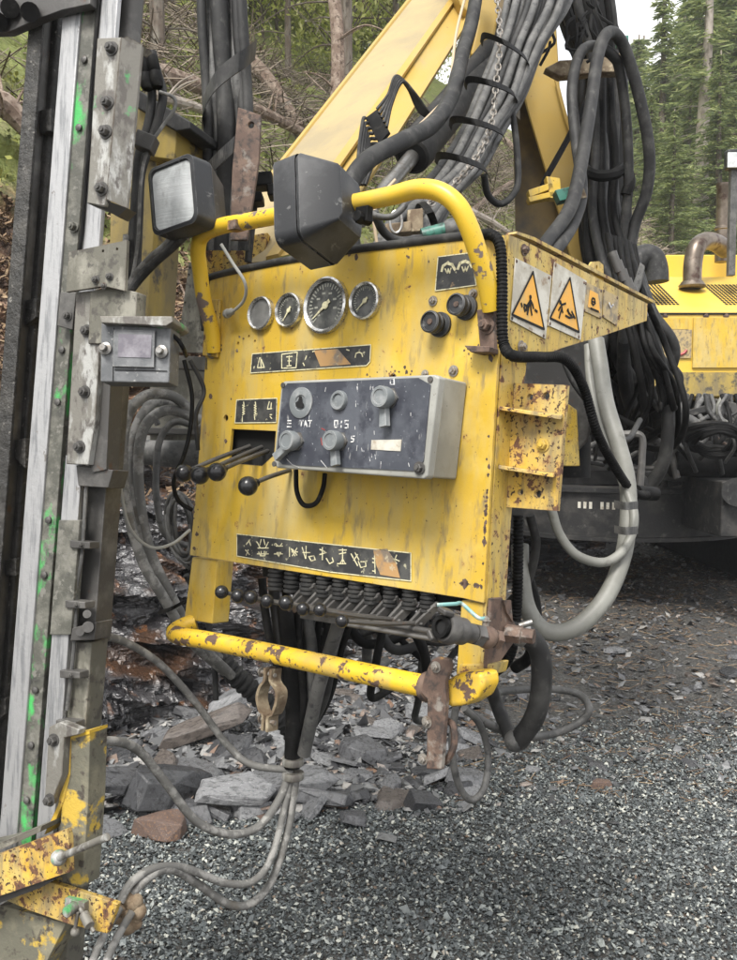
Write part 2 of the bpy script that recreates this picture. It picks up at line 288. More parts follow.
# rubber trim and conduit
tr = [(207, 282), (212, 277), (240, 270), (285, 261), (330, 254), (366, 248), (400, 244), (440, 239), (480, 234.5)]
part('rubber_trim', MB().tube([FP.at(a, c, -.002) for a, c in tr], .0085), 'rub', con)
tr2 = [(205, 330), (203, 305), (207, 283)]
part('rubber_trim', MB().tube([FP.at(a, c, -.012) for a, c in tr2], .009), 'rub', con)
cd = [(478, 235, .0), (492, 235, .012), (500, 246, .018), (502, 280, .02), (502, 320, .02), (504, 345, .02), (514, 356, .02)]
pts = [FP.at(a, c, o) for a, c, o in cd] + [SP.at(a, c, .02) for a, c in ((541, 357), (566, 360), (583, 386), (597, 432), (615, 467), (633, 492), (647, 495))]
part('corrugated_conduit', MB().corr(pts, .0098, .0065), 'rubd', con)
# flaked rust patches in clusters where the paint is knocked off
rf = random.Random(17); m_ = MB()
for cx0, cy0, sx, sy, k in ((489, 520, 2.5, 60, 46), (480, 350, 12, 16, 18), (395, 372, 14, 5, 16), (225, 345, 14, 8, 8), (470, 596, 9, 3, 12), (300, 574, 30, 1.5, 8), (492, 300, 4, 30, 14), (245, 400, 25, 40, 9), (400, 255, 60, 4, 12), (196, 520, 2, 40, 10)):
    for i in range(k):
        x, y = rf.gauss(cx0, sx), rf.gauss(cy0, sy*.6); y = min(y, 548+(x-190)*.13)
        if x > 505-.058*(y-235)-2: x = 505-.058*(y-235)-3
        r = abs(rf.gauss(0, .9))+.5; ph = rf.uniform(0, 6); kk = rf.randint(6, 9)
        m_.prism([FP.at(x+r*rf.uniform(.5, 1.1)*math.cos(ph+j*6.283/kk), y+r*rf.uniform(.6, 1.8)*math.sin(ph+j*6.283/kk), .0003) for j in range(kk)], n*.0002)
part('rust_patches', m_, 'rusty', con)['kind'] = 'stuff'
# gauges
for gx, gy, gr, fog, ang in ((263, 314, 17, 1, -40), (291, 311, 17.5, 0, 215), (327.5, 306, 28.5, 0, 232), (367, 301.5, 19, 0, 228)):
    c = FP.at(gx, gy); r = gr*pxs(c)
    g = part('gauge', MB().lathe(c, n, [(r*.84, .0035), (r*.84, .010), (r*.93, .014), (r, .011), (r, 0)], 40), 'chrome', con)
    part('dial', MB().lathe(c+n*.001, n, [(r*.85, 0), (r*.85, .004)], 40), 'dialf' if fog else 'dial', g)
    if not fog:
        m_ = MB()
        for i in range(28):
            a = math.radians(-135+i*10); t = u*math.sin(a)+v*math.cos(a); q = n.cross(t); L = .12 if i % 4 else .2; c2 = c+n*.0055; w = r*.022
            m_.hexa([c2+t*r*.78-q*w, c2+t*r*.78+q*w, c2+t*r*(.78-L)+q*w, c2+t*r*(.78-L)-q*w], [x+n*.0003 for x in (c2+t*r*.78-q*w, c2+t*r*.78+q*w, c2+t*r*(.78-L)+q*w, c2+t*r*(.78-L)-q*w)])
            if i % 4 == 0 and gr > 20:
                c3 = c2+t*r*.45; m_.box(c3, u*r*.075, v*r*.035, n*.0002)
        part('markings', m_, 'dimink', g)
        a = math.radians(ang); t = u*math.sin(a)+v*math.cos(a); q = n.cross(t); c2 = c+n*.007
        m_ = MB().hexa([c2-t*r*.25-q*r*.07, c2-t*r*.25+q*r*.07, c2+t*r*.7+q*r*.015, c2+t*r*.7-q*r*.015], [x+n*.001 for x in (c2-t*r*.25-q*r*.07, c2-t*r*.25+q*r*.07, c2+t*r*.7+q*r*.015, c2+t*r*.7-q*r*.015)])
        m_.lathe(c2, n, [(r*.14, 0), (r*.12, .002)], 16); part('needle', m_, 'ink', g)
# decals
def decal(pts, pl=FP, m='decal', rim=True, nm='decal', off=0):
    c = sum(pts, V())/len(pts) if isinstance(pts[0], V) else None
    q = pl.pts(pts, .0003+off); d = part(nm, MB().prism(q, pl.n*.0012), m, con)
    if rim:
        mb = MB(); mb.strokes(pl, [pts+[pts[0]]], .0018, .0016+off); part('border', mb, 'ink', d)
    return d
def ink(d, lines, w=.0022, off=.0016, pl=FP, m='ink', nm='symbols'): return part(nm, MB().strokes(pl, lines, w, off), m, d)
def C_(x, y): return (230+x/3.07, 520+y/3.07)
d = decal([(237, 534), (300, 541), (411, 553), (411, 581), (330, 572), (237, 556)])
S = []
def add(*pl): S.extend([[C_(*p) for p in l] for l in pl])
add([(50, 75), (62, 60)], [(58, 62), (64, 78)], [(48, 92), (60, 106)], [(50, 108), (56, 92)], [(84, 68), (92, 84)], [(96, 60), (92, 76)], [(104, 60), (108, 76)], [(118, 68), (110, 84)], [(86, 86), (118, 86)],
    [(88, 98), (94, 110), (108, 110), (112, 98)], [(96, 96), (96, 108)], [(106, 96), (106, 108)], [(84, 104), (118, 104)], [(140, 72), (148, 80)], [(160, 72), (154, 80)], [(142, 80), (162, 80)], [(136, 104), (162, 104)], [(144, 100), (150, 112), (156, 100), (144, 100)],
    [(183, 84), (183, 112)], [(188, 88), (200, 110)], [(206, 86), (192, 110)], [(190, 98), (208, 98)], [(192, 90), (206, 108)], [(222, 84), (232, 118)], [(234, 80), (234, 118)], [(224, 100), (246, 100)], [(242, 112), (250, 126), (262, 122), (258, 110), (246, 112)],
    [(284, 84), (284, 122)], [(276, 90), (292, 98)], [(276, 106), (296, 100)], [(296, 118), (306, 134), (318, 128), (314, 116)], [(334, 92), (358, 92)], [(346, 88), (346, 132)], [(336, 104), (356, 100)], [(330, 134), (356, 134)], [(338, 134), (346, 120), (354, 134)],
    [(372, 104), (392, 140)], [(384, 100), (396, 122)], [(392, 106), (380, 124)], [(394, 126), (402, 146), (418, 142), (416, 128), (402, 128)], [(438, 118), (446, 120)], [(438, 130), (446, 132)], [(438, 156), (446, 158)], [(444, 110), (446, 164)],
    [(496, 112), (512, 134)], [(512, 108), (500, 134)], [(506, 120), (520, 126)])
ink(d, S, .0021)
part('peeled_patch', MB().prism(FP.pts([C_(440, 92), C_(482, 88), C_(510, 130), C_(522, 178), C_(462, 168), C_(450, 140)], .0017), n*.0005), 'decalp', d)
def C2(x, y): return (225+x/4.606, 340+y/4.606)
d = decal([C2(126, 64), C2(672, 22), C2(668, 100), C2(652, 118), C2(118, 152)])
ink(d, [[C2(*p) for p in l] for l in ([(262, 66), (334, 56), (328, 128), (262, 130), (262, 66)], [(160, 82), (150, 128)], [(164, 82), (168, 130)], [(168, 90), (182, 128)], [(150, 128), (182, 126)], [(296, 74), (296, 118)], [(284, 78), (310, 76)], [(286, 120), (306, 118)], [(290, 96), (304, 96)], [(600, 80), (604, 62), (618, 56), (630, 62), (634, 76)], [(376, 74), (370, 90)], [(404, 54), (414, 50)], [(360, 106), (366, 118)], [(560, 44), (572, 48)])], .0022)
part('peeled_patch', MB().prism(FP.pts([C2(410, 48), C2(520, 42), C2(580, 112), C2(440, 122)], .0017), n*.0005), 'decalp', d)
d = decal([C2(54, 276), C2(240, 268), C2(236, 380), C2(46, 382)])
zz = lambda x, y0, y1: [(x+(5 if i % 2 else -5), y0+(y1-y0)*i/8) for i in range(9)]
ink(d, [[C2(*p) for p in l] for l in (zz(86, 300, 345), zz(140, 300, 345), [(86, 284), (88, 300)], [(140, 286), (142, 298)], [(80, 352), (80, 376)], [(136, 350), (138, 366)], [(205, 284), (200, 300), (196, 318)], [(196, 318), (216, 316)], [(214, 290), (212, 316)], [(208, 344), (216, 344)], [(208, 352), (216, 362)])], .0022)
def C3(x, y): return (230+x/2.835, 240+y/2.835)
d = decal([C3(590, 48), C3(684, 36), C3(698, 128), C3(582, 144)], rim=True)
ink(d, [[C3(*p) for p in l] for l in ([(600, 88), (604, 74), (616, 66), (630, 70), (638, 84)], [(646, 82), (652, 66), (668, 60), (680, 66), (686, 76)])], .005)
ink(d, [[C3(*p) for p in l] for l in ([(610, 82), (616, 94), (619, 82), (623, 94), (627, 80)], [(658, 76), (663, 90), (667, 76), (671, 88), (676, 74)])], .0022)
# panel bolts and push knobs
for bx, by, br in ((212, 353, 4), (433, 301, 3.6), (473, 294, 3.6), (425, 374, 3), (453.5, 371, 4), (496, 221, 0)):
    if br: c = FP.at(bx, by, .001); part('bolt', MB().bolt(c, n, br*pxs(c)), 'zinc', con)
for kx, ky in ((441, 325), (467, 308)):
    c = FP.at(kx, ky, .0005); s_ = pxs(c); r = 11*s_
    k = part('push_knob', MB().lathe(c, n, [(r*1.15, 0), (r*1.15, .006), (r*.8, .008), (r*.8, .016), (r*.95, .018), (r*.95, .021), (r*.85, .022), (r*.85, .025), (r, .027), (r, .036), (r*.85, .038), (r*.8, .034), (r*.3, .034)], 28), 'lamp', con)
    part('button', MB().lathe(c+n*.034, n, [(r*.28, 0), (r*.25, .002)], 14), 'rusty', k)
# ---------------- switch box
OB = .118
bx = part('switch_box', MB().prism(FP.pts([(281, 383), (284, 381), (434, 374.5), (439, 377), (427, 477), (424, 479), (277, 468), (273, 465)], OB), -n*.022), 'boxg', con, bevel=.004)
q = [(p+u*.003-v*.003 if False else p) for p in FP.pts([(281, 382), (437, 375.5), (426, 477.5), (275, 466.5)], OB-.0235)]
part('box_base', MB().prism(q, -n*(OB-.0255)), 'boxg', bx, bevel=.004)
part('faceplate', MB().prism(FP.pts([(288, 383.5), (419, 378), (431, 385), (424, 461), (416, 471), (283, 464.5), (276.5, 458), (283, 390)], OB+.0005), n*.0015), 'boxb', bx)
FB = lambda x, y, o=0: FP.at(270+x/3.595, 370+y/3.595, OB+.002+o)
for x, y in ((48, 55), (577, 34), (16, 338)):
    c = FB(x, y, -.0015); part('corner_screw', MB().lathe(c, n, [(.0052, 0), (.0052, .002), (.002, .0022)], 14), 'dsteel', bx)
c = FB(537, 352); part('corner_screw', MB().bolt(c, n, 4.6*pxs(c)), 'dsteel', bx)
c = FB(113, 118); s_ = pxs(c)
ks = part('key_switch', MB().lathe(c, n, [(15.5*s_, 0), (15.5*s_, .0025), (14*s_, .0035), (8*s_, .0035), (7*s_, .001)], 32), 'knob', bx)
cc = c+n*.0045; part('broken_slot', MB().prism([cc+u*a*s_+v*b_*s_ for a, b_ in ((-5, -4), (-5.5, 0), (-2, 2), (-1, 6.5), (2.5, 6), (3, 1), (6, -2), (5, -5), (0, -5.5))], n*.0006), 'void', ks)
c = FB(252, 110); s_ = pxs(c)
part('push_button', MB().lathe(c, n, [(10*s_, 0), (10*s_, .005), (9.2*s_, .008), (7*s_, .008), (6.5*s_, .004), (5*s_, .005)], 28), 'knob', bx)
for x, y, hx, hy, rr in ((400, 100, 412, 205, 12), (66, 255, 20, 315, 11), (222, 255, 236, 345, 11)):
    b0 = FB(x+30, y+2); s_ = pxs(b0); r = rr*s_*.92
    k = part('rotary_switch', MB().lathe(b0, n, [(r*1.02, 0), (r*1.02, .004)], 6).lathe(b0+n*.004, n, [(r*.85, 0), (r*.85, .006)], 24), 'bsteel', bx)
    m_ = MB().lathe(b0+n*.009, n, [(r*.95, 0), (r, .003), (r, .017), (r*.93, .020), (r*.7, .020), (r*.66, .018), (r*.2, .018)], 28); part('cap', m_, 'knob', k)
    A = FB(x+12, y+(25 if hx > x-20 else 10), .008); B_ = FB(hx, hy, .014); t = (B_-A).normalized(); qq = n.cross(t)
    m_ = MB().hexa([A-qq*r*.42-n*.004, A+qq*r*.42-n*.004, A+qq*r*.36+n*.007, A-qq*r*.36+n*.007], [B_-qq*r*.5-n*.005, B_+qq*r*.5-n*.005, B_+qq*r*.42+n*.006, B_-qq*r*.42+n*.006]); part('pointer', m_, 'knob', k, bevel=.0015)
part('name_tag', MB().prism([FB(*p, .0003) for p in ((366, 252), (474, 250), (470, 292), (364, 286))], n*.001), 'signw', bx)
def FBp(x, y): return (270+x/3.595, 370+y/3.595)
TX = [[(434, 32), (446, 32), (447, 52), (433, 52), (434, 32)],
      [(64, 182), (76, 182)], [(64, 192), (76, 192)], [(62, 204), (76, 204)], [(108, 182), (120, 182)], [(115, 182), (112, 203)], [(124, 204), (128, 182), (134, 204)], [(126, 195), (133, 195)], [(138, 182), (150, 182)], [(146, 182), (142, 204)],
      [(233, 182), (244, 182), (244, 206), (232, 206), (233, 182)], [(258, 184), (257, 190)], [(257, 198), (256, 206)], [(282, 182), (270, 182), (269, 194), (281, 195), (280, 208), (268, 208)], [(304, 238), (294, 238), (293, 246), (302, 248), (300, 258), (291, 258)]]
ink(bx, [[FBp(*p) for p in l] for l in TX], .0022, OB+.0025, m='inkw', nm='lettering')
rr_ = random.Random(3); SCR = []
for i in range(26):
    x = rr_.uniform(270, 420) if i < 20 else rr_.uniform(40, 560); y = rr_.uniform(40, 340); L = rr_.uniform(4, 22); SCR.append([FBp(x, y), FBp(x+rr_.uniform(-3, 3), y+L)])
ink(bx, SCR+[[FBp(183, 325), FBp(205, 352)], [FBp(60, 320), FBp(80, 340), FBp(105, 350)]], .0007, OB+.0022, m='inkw', nm='scratches')['kind'] = 'stuff'
ink(bx, [[FBp(186, 210), FBp(198, 216)], [FBp(184, 245), FBp(188, 270)]], .0016, OB+.0023, m='red', nm='red_mark')
# strap loop below box
part('cable_loop', MB().tube([FP.at(a, c, o) for a, c, o in ((296, 470, .03), (297, 492, .035), (304, 505, .03), (316, 503, .02), (323, 488, .012), (325, 474, .02))], .005), 'rubd', con)
# ---------------- levers
for bx_, by_, br, ex, ey, o in ((184, 473, 9, 250, 446, .15), (200, 475, 9.6, 262, 447, .165), (217, 472, 9.6, 268, 451, .165), (248, 486, 10, 290, 470, .13)):
    c = FP.at(bx_, by_, o); e = FP.at(ex, ey, -.01 if ey < 460 else .004)
    l = part('lever', MB().tube([c, c.lerp(e, .45)+v*.002, e], .0047, 10, 6), 'dsteel', con)
    r = br*pxs(c); part('ball_knob', MB().ball(c, r, (e-c).normalized(), 24).cyl(c+(e-c).normalized()*r*.8, c+(e-c).normalized()*r*1.35, r*.45), 'black', l)
VB = FP
part('valve_block', MB().prism(FP.pts([(262, 562), (462, 592), (462, 612), (430, 604), (262, 577)], -.03), -n*.07), 'rubd', con, bevel=.003)
vb = part('valve_rail', MB().prism(FP.pts([(300, 612), (440, 636), (440, 642), (300, 618)], -.05), -n*.03), 'dsteel', con)
for x in (276, 292, 308, 324, 340, 356, 372, 391, 410, 428):
    y = 572+(x-275)*.148; c = FP.at(x, y, -.018); s_ = pxs(c); r = 8*s_
    prof = []
    for i in range(5): prof += [(r*.78, -i*r*.55), (r, -i*r*.55-r*.14), (r, -i*r*.55-r*.36), (r*.78, -i*r*.55-r*.5)]
    part('rubber_bellows', MB().lathe(c+v*r*.4, v, [(r*.5, r*.9), (r*.5, 0)]+prof, 18), 'rub', con)
balls = [(221.6, 592), (238, 596), (251, 597.5), (267, 601), (286, 603), (303, 609), (320, 610), (342, 621)]
forks = [302, 318, 334, 350, 366, 384, 402, 424]
for i, ((bx_, by_), fx) in enumerate(zip(balls, forks)):
    fy = 596+(fx-302)*.155; c = FP.at(bx_, by_, .15); A = FP.at(fx+10, fy-11, -.02); B_ = FP.at(fx-12, fy+13, -.0)
    s_ = pxs(A)
    l = part('spool_lever', MB().tube([c, c.lerp(FP.at(fx-4, fy+8, -.01), .5)-v*.003, FP.at(fx-4, fy+8, -.01)], .0042, 8, 6), 'dsteel', con)
    r = (7.5 if i in (4,) else 6.8)*pxs(c); part('ball_knob', MB().ball(c, r), 'black', l)
    t = (B_-A).normalized(); m_ = MB()
    for sg in (-1, 1):
        q0 = u*sg*5*s_; W1 = n*.004+v*.006; m_.hexa([A+q0-u*.0032-W1, A+q0+u*.0032-W1, A+q0+u*.0032+W1, A+q0-u*.0032+W1], [B_+q0*.7-u*.0032-W1*1.3, B_+q0*.7+u*.0032-W1*1.3, B_+q0*.7+u*.0032+W1*1.3, B_+q0*.7-u*.0032+W1*1.3])
    m_.box(A.lerp(B_, .06), u*6*s_, t*.002, n*.006); m_.cyl(A.lerp(B_, .8)-u*8*s_, A.lerp(B_, .8)+u*8*s_, .003, 8)
    part('fork', m_, 'dsteel', l, bevel=.001)
part('pivot_rod', MB().tube([FP.at(300, 609, .0), FP.at(440, 633, .0)], .0055, 10), 'dsteel', con)
part('pivot_rod', MB().tube([FP.at(345, 624, .02), FP.at(438, 640, .0)], .0045, 10), 'dsteel', con)
# ---------------- lower bar
BO = .045
bar = part('lower_bar', MB().tube([FP.at(a, c, o) for a, c, o in ((196, 622, -.02), (184, 626, .0), (175, 632, .025), (180, 636, BO), (205, 640, BO), (260, 651, BO), (330, 666, BO), (400, 681, BO), (444, 690, BO))], .0195, 20, 10), 'bar', con)
part('bar_end', MB().prism([FP.at(a, c, BO+.006) for a, c in ((446, 680), (456, 674), (470, 672), (482, 672), (484, 686), (478, 698), (464, 706), (450, 708), (441, 703), (439, 692))], -n*.055), 'bar', con, bevel=.01)
part('post_foot', MB().prism(FP.pts([(459, 664), (491, 664), (488, 676), (455, 678)], -.003), -n*.062), 'yelw', con, bevel=.003)
# bar clamps
def clampplate(pts, o, th, m, nm, bolts=(), holes=()):
    cl = part(nm, MB().prism(FP.pts(pts, o), -n*th, [circ(FP, *h, o, 14) for h in holes]), m, con, bevel=.0025)
    for x, y, r in bolts: c = FP.at(x, y, o+.0005); part('bolt', MB().bolt(c, n, r*pxs(c)), 'zinc', cl)
clampplate([(431, 660), (437, 657), (449, 659), (450, 668), (445, 682), (446, 700), (444, 727), (441, 770), (426, 769), (427, 700), (420, 692), (424, 676)], BO+.028, .012, 'rusty', 'bar_clamp', [(436, 667, 4), (427, 722, 4.2), (423, 759, 4)])
part('bar_clamp', MB().lathe(FP.at(424, 686, BO), (FP.at(444, 690, BO)-FP.at(424, 686, BO)), [(.024, 0), (.026, .004), (.026, .024), (.024, .028)], 20), 'rusty', con)
part('link', MB().tube([FP.at(a, c, BO) for a, c in ((446, 720), (453, 726), (454, 745), (447, 760), (440, 762))], .006, 8), 'rusty', con)
# left hanging pipe clamp : two strap halves with ears
def strap(sg, o):
    c = FP.at(271, 698, BO-.005); s_ = pxs(c); out = []
    prof = [(6, 30), (6, 18), (15 if sg > 0 else 12, 10), (15, -2), (10, -14), (5, -18), (5, -32)]
    a = [c+u*(sg*x*s_*1.0)+v*y*s_ for x, y in prof]; b_ = [c+u*(sg*(x-3.4)*s_)+v*y*s_ for x, y in prof][::-1]
    a = cr(a, 5); b_ = cr(b_, 5); m_ = MB(); m = len(a); b_ = b_[::-1]
    for i in range(m-1): m_.hexa([a[i]+n*.014, a[i+1]+n*.014, b_[i+1]+n*.014, b_[i]+n*.014], [a[i]-n*.014, a[i+1]-n*.014, b_[i+1]-n*.014, b_[i]-n*.014])
    return m_
cl = part('hanging_clamp', strap(-1, 0), 'rustyel', con, ang=60); part('clamp_half', strap(1, 0), 'rustyel', cl, ang=60)
for y in (672, 719):
    c = FP.at(262, y, BO); part('bolt', MB().cyl(c, c+u*.038, .0045, 8).bolt(c, -u, .007), 'zinc', cl)
# ---------------- claw coupling and ball valve
c0 = FP.at(443, 627, .135); ax = (FP.at(500, 640, .0)-c0).normalized(); s_ = pxs(c0)
cp = part('hose_coupling', MB().lathe(c0, ax, [(10*s_, .0), (14*s_, .001), (16*s_, .006), (16*s_, .02), (14*s_, .024), (14*s_, .045), (11*s_, .05), (10*s_, .07)], 28), 'dsteel', con)
part('coupling_mouth', MB().lathe(c0-ax*.001, ax, [(9.5*s_, 0), (12*s_, .0), (11.5*s_, -.006), (7.5*s_, -.006), (7.5*s_, .004)], 26), 'rubd', cp)
part('coupling_bore', MB().lathe(c0-ax*.0012, ax, [(7.4*s_, 0), (7.4*s_, .001)], 22), 'void', cp)
for a in (75, 225):
    t = (v*math.sin(math.radians(a))+ax.cross(v)*math.cos(math.radians(a))); part('claw', MB().box(c0+t*16*s_-ax*.002, ax*.012, t*3.5*s_, ax.cross(t)*6.5*s_), 'dsteel', cp, bevel=.004)
c1 = c0+ax*.072
part('hex_fitting', MB().lathe(c1, ax, [(12*s_, 0), (12*s_, .018)], 6), 'dsteel', cp)
part('valve_body', MB().lathe(c1+ax*.019, ax, [(9*s_, 0), (11*s_, .004), (12.5*s_, .014), (11*s_, .024), (9*s_, .028)], 20).lathe(c1+ax*.048, ax, [(11*s_, 0), (11*s_, .014)], 6), 'rusty', cp)
c2 = c1+ax*.03; part('valve_stem', MB().cyl(c2, c2+v*.026, .006, 12).bolt(c2+v*.026, v, .006), 'zinc', cp)
hp = [c2+v*.03, c2+v*.031-u*.01+n*.01, FP.at(462, 604, .05), FP.at(455, 604, .07), FP.at(437, 605, .09)]
part('valve_handle', MB().tube(hp, .0034, 8), 'teal', cp)
# rusty triangular bracket
part('bracket', MB().prism(SP.pts([(488, 598), (499, 597), (516, 632), (512, 640), (489, 672), (483, 668)], .003), u*.007), 'rusty', con, bevel=.0015)
part('bracket', MB().prism(SP.pts([(502, 600), (509, 600), (511, 622), (505, 612)], .012), u*.004), 'rusty', con)
c3 = SP.at(506, 633, .01); part('hex_union', MB().lathe(c3, u.lerp(-n, .2).normalized(), [(.016, 0), (.016, .028), (.013, .03), (.013, .05)], 6), 'rusty', con)
# ---------------- side mounting bracket
o_ = -.055
br = part('mount_bracket', MB().prism(FP.pts([(514, 383), (567, 385), (557, 511), (505, 507)], o_), -n*.010, [circ(FP, x, y, r, o_) for x, y, r in ((530, 397, 3.2), (546, 396, 4), (520.5, 492, 3), (537.5, 494, 4))]), 'yelr', con, bevel=.002)
c = FP.at(543, 445, o_+.0005); part('bolt', MB().bolt(c, n, 5*pxs(c)), 'yel', br)
for y in (411, 470):
    A, B_, C__, D = FP.at(498, y-1, -.004), FP.at(561 if y < 430 else 554, y+9 if y < 430 else y+8, -.035), FP.at(563 if y < 430 else 556, y+7, o_), FP.at(508, y, o_)
    part('bracket_rib', MB().prism([A, B_, C__, D], v*.007), 'yelr', br, bevel=.0015)
c = SP.at(524, 250, .001); part('bolt', MB().bolt(c, u, 4.2*pxs(c)), 'rusty', con)
c = SP.at(521, 347, .001); part('bolt', MB().bolt(c, u, 4.6*pxs(c)), 'zinc', con)
# handrail
hr = [(214, 352, .006), (212, 330, .02), (204, 300, .05), (200, 270, .07), (198, 250, .09), (203, 235, .10), (222, 226, .11), (250, 221, .11), (300, 212, .11), (345, 205, .11), (390, 196, .11), (418, 189, .11), (440, 192, .105), (457, 205, .095), (468, 225, .08), (477, 250, .06), (486, 280, .035), (492, 310, .012)]
part('handrail', MB().tube([FP.at(*p) for p in hr], .0165, 18, 8), 'hrail', con)
part('rail_foot', MB().prism(FP.pts([(480, 311), (497, 309), (498, 352), (484, 356)], .001), n*.012), 'rusty', con, bevel=.002)
c = FP.at(487, 326, .0135); part('bolt', MB().bolt(c, n, 6*pxs(c), 1.2), 'rusty', con)
part('rail_foot', MB().prism(FP.pts([(473, 348), (499, 349), (498, 355), (480, 355)], .002), n*.03), 'rusty', con, bevel=.002)
part('rail_foot', MB().prism(FP.pts([(208, 300), (222, 300), (219, 358), (205, 356)], .001), n*.008), 'yelw', con, bevel=.002)
# ---------------- warning plates on the side wing
def swarn(pts, m='signw', rim=False):
    d_ = part('warning_plate', MB().prism(SP.pts(pts, .0012), u*.0015), m, con)
    for p in pts:
        cx_ = sum(q[0] for q in pts)/4; cy_ = sum(q[1] for q in pts)/4
        c = SP.at(p[0]+(cx_-p[0])*.1, p[1]+(cy_-p[1])*.08, .0027); part('rivet', MB().lathe(c, u, [(.0035, 0), (.002, .0015)], 10), 'rusty', d_)
    return d_
def Sp(pts_, off): return [SP.at(a, b_, off) for a, b_ in pts_]
class _S:  # strokes adapter with outward normal
    pass
SQ = _S(); SQ.at = SP.at; SQ.n = u
def K(x, y): return (500+x/4.913, 240+y/4.913)
d1 = swarn([(515, 258), (551, 276), (545, 339), (510, 320)])
def tri(d_, p, th):
    part('triangle', MB().prism(Sp(p, .003), u*.0006), 'signo', d_); part('triangle_border', MB().strokes(SQ, [p+[p[0]]], th, .0038), 'void', d_)
tri(d1, [(533, 272), (544, 329), (512, 314.5)], .004)
part('pictogram', MB().strokes(SQ, [[K(*p) for p in l] for l in ([(148, 292), (148, 322)], [(146, 300), (140, 330), (134, 365)], [(150, 320), (152, 345), (156, 368)], [(144, 305), (132, 325), (128, 345)], [(152, 300), (160, 318), (164, 335)], [(104, 312), (108, 326)], [(118, 330), (122, 350)], [(172, 344), (182, 352)], [(118, 318), (132, 324)])], .0045, .004), 'void', d1)
c = SP.at(*K(149, 280), .004); part('pictogram_head', MB().lathe(c, u, [(.004, 0), (.004, .0006)], 12), 'void', d1)
d2 = swarn([(554, 262), (586, 281), (580, 340), (548, 325.5)])
tri(d2, [(570, 278), (579, 332), (550, 318)], .004)
part('pictogram', MB().strokes(SQ, [[K(*p) for p in l] for l in ([(300, 312), (304, 336), (296, 360), (290, 382)], [(304, 318), (322, 312)], [(296, 330), (288, 345)], [(304, 340), (308, 356)], [(322, 372), (340, 382), (366, 378)], [(334, 340), (338, 362)], [(330, 345), (344, 366), (352, 372)], [(352, 352), (368, 384)])], .0042, .004), 'void', d2)
c = SP.at(*K(296, 306), .004); part('pictogram_head', MB().lathe(c, u, [(.004, 0), (.004, .0006)], 12), 'void', d2)
d3 = swarn([(585, 282), (602, 290), (601, 319), (583.5, 311)], 'signd')
part('panel_print', MB().prism(Sp([(590, 290), (598, 294), (600, 313), (588, 307)], .003), u*.0005), 'signo', d3)
part('pictogram', MB().strokes(SQ, [[K(*p) for p in l] for l in ([(450, 295), (455, 285), (465, 290), (468, 310), (458, 320), (450, 310), (450, 295)], [(446, 335), (484, 352)], [(452, 302), (466, 306)])], .0035, .004), 'void', d3)
d4 = swarn([(603, 289.5), (618, 297), (616.5, 326), (602.5, 317)], 'signd')
part('panel_print', MB().strokes(SQ, [[K(*p) for p in l] for l in ([(536, 310), (544, 330), (556, 318)],)], .004, .004), 'inkw', d4)
# lamp cable plug on the left of the panel
part('lamp_cable', MB().tube([FP.at(a, c, o) for a, c, o in ((221, 244, .11), (232, 262, .09), (245, 283, .07), (244, 300, .05), (232, 312, .035), (224, 314, .03))], .0035, 8), 'rope', con)
A, B_ = FP.at(233, 311, .035), FP.at(220, 317, .02); part('cable_plug', MB().lathe(A, B_-A, [(.005, 0), (.008, .006), (.008, .02), (.010, .022), (.010, .03)], 14), 'boxg', con)
# bracket arm holding the small box
part('box_arm', MB().prism([FP.at(a, c, .0) for a, c in ((168, 355), (208, 357), (208, 371), (168, 368))], -n*.03), 'dsteel', con, bevel=.002)
part('side_bracket', MB().prism([FP.at(a, c, -.05) for a, c in ((189, 263), (199, 260), (206, 300), (206, 353), (177, 352))], -n*.006, [circ(FP, x, y, 1.6, -.05, 10) for x, y in ((190, 268), (189, 275), (185, 303), (182, 333), (181, 340))]), 'olive', con)
# ================================================================ work lamps
def lamp(label, cen, a, up, w, h, L, back=.52, lensm='lens'):
    a = a.normalized(); up = (up-a*up.dot(a)).normalized(); r_ = a.cross(up)
    t = thing('work_lamp', label, 'work lamp', cen-up*h*.5, 'work lamps on the console handrail')
    def ring(hw, hh, z, rad=.3, k=5):
        o = []
        for sx, sy, a0 in ((1, 1, 0), (-1, 1, 90), (-1, -1, 180), (1, -1, 270)):
            for i in range(k+1):
                A_ = math.radians(a0+90*i/k); rr = rad*min(hw, hh); o.append(cen+a*z+r_*(sx*(hw-rr)+rr*math.cos(A_))+up*(sy*(hh-rr)+rr*math.sin(A_)))
        return o
    def loft(rings, cap0=True, cap1=True):
        m_ = MB(); vs = [p for r in rings for p in r]; k = len(rings[0]); fs = []
        for i in range(len(rings)-1):
            for j in range(k): fs.append((i*k+j, i*k+(j+1) % k, (i+1)*k+(j+1) % k, (i+1)*k+j))
        if cap0: fs.append(tuple(range(k))[::-1])
        if cap1: fs.append(tuple((len(rings)-1)*k+j for j in range(k)))
        return m_.add(vs, fs)
    w2, h2 = w/2, h/2
    part('housing', loft([ring(w2*.86, h2*.86, L*.5-.004), ring(w2*.88, h2*.90, L*.5), ring(w2, h2, L*.48), ring(w2*1.02, h2*1.02, L*.1)], False, False), 'lamp', t, ang=30)
    part('rear_shell', loft([ring(w2*.99, h2*.99, L*.095), ring(w2*1.0, h2*1.0, L*.05, .25), ring(w2*back*1.15, h2*back*1.25, -L*.46, .12), ring(w2*back, h2*back, -L*.5, .12)], True, True), 'lamp', t, ang=24)
    part('lens', loft([ring(w2*.87, h2*.87, L*.5-.012), ring(w2*.86, h2*.86, L*.5-.005), ring(w2*.5, h2*.5, L*.5-.001)], True, True), lensm, t, ang=50)
    return t
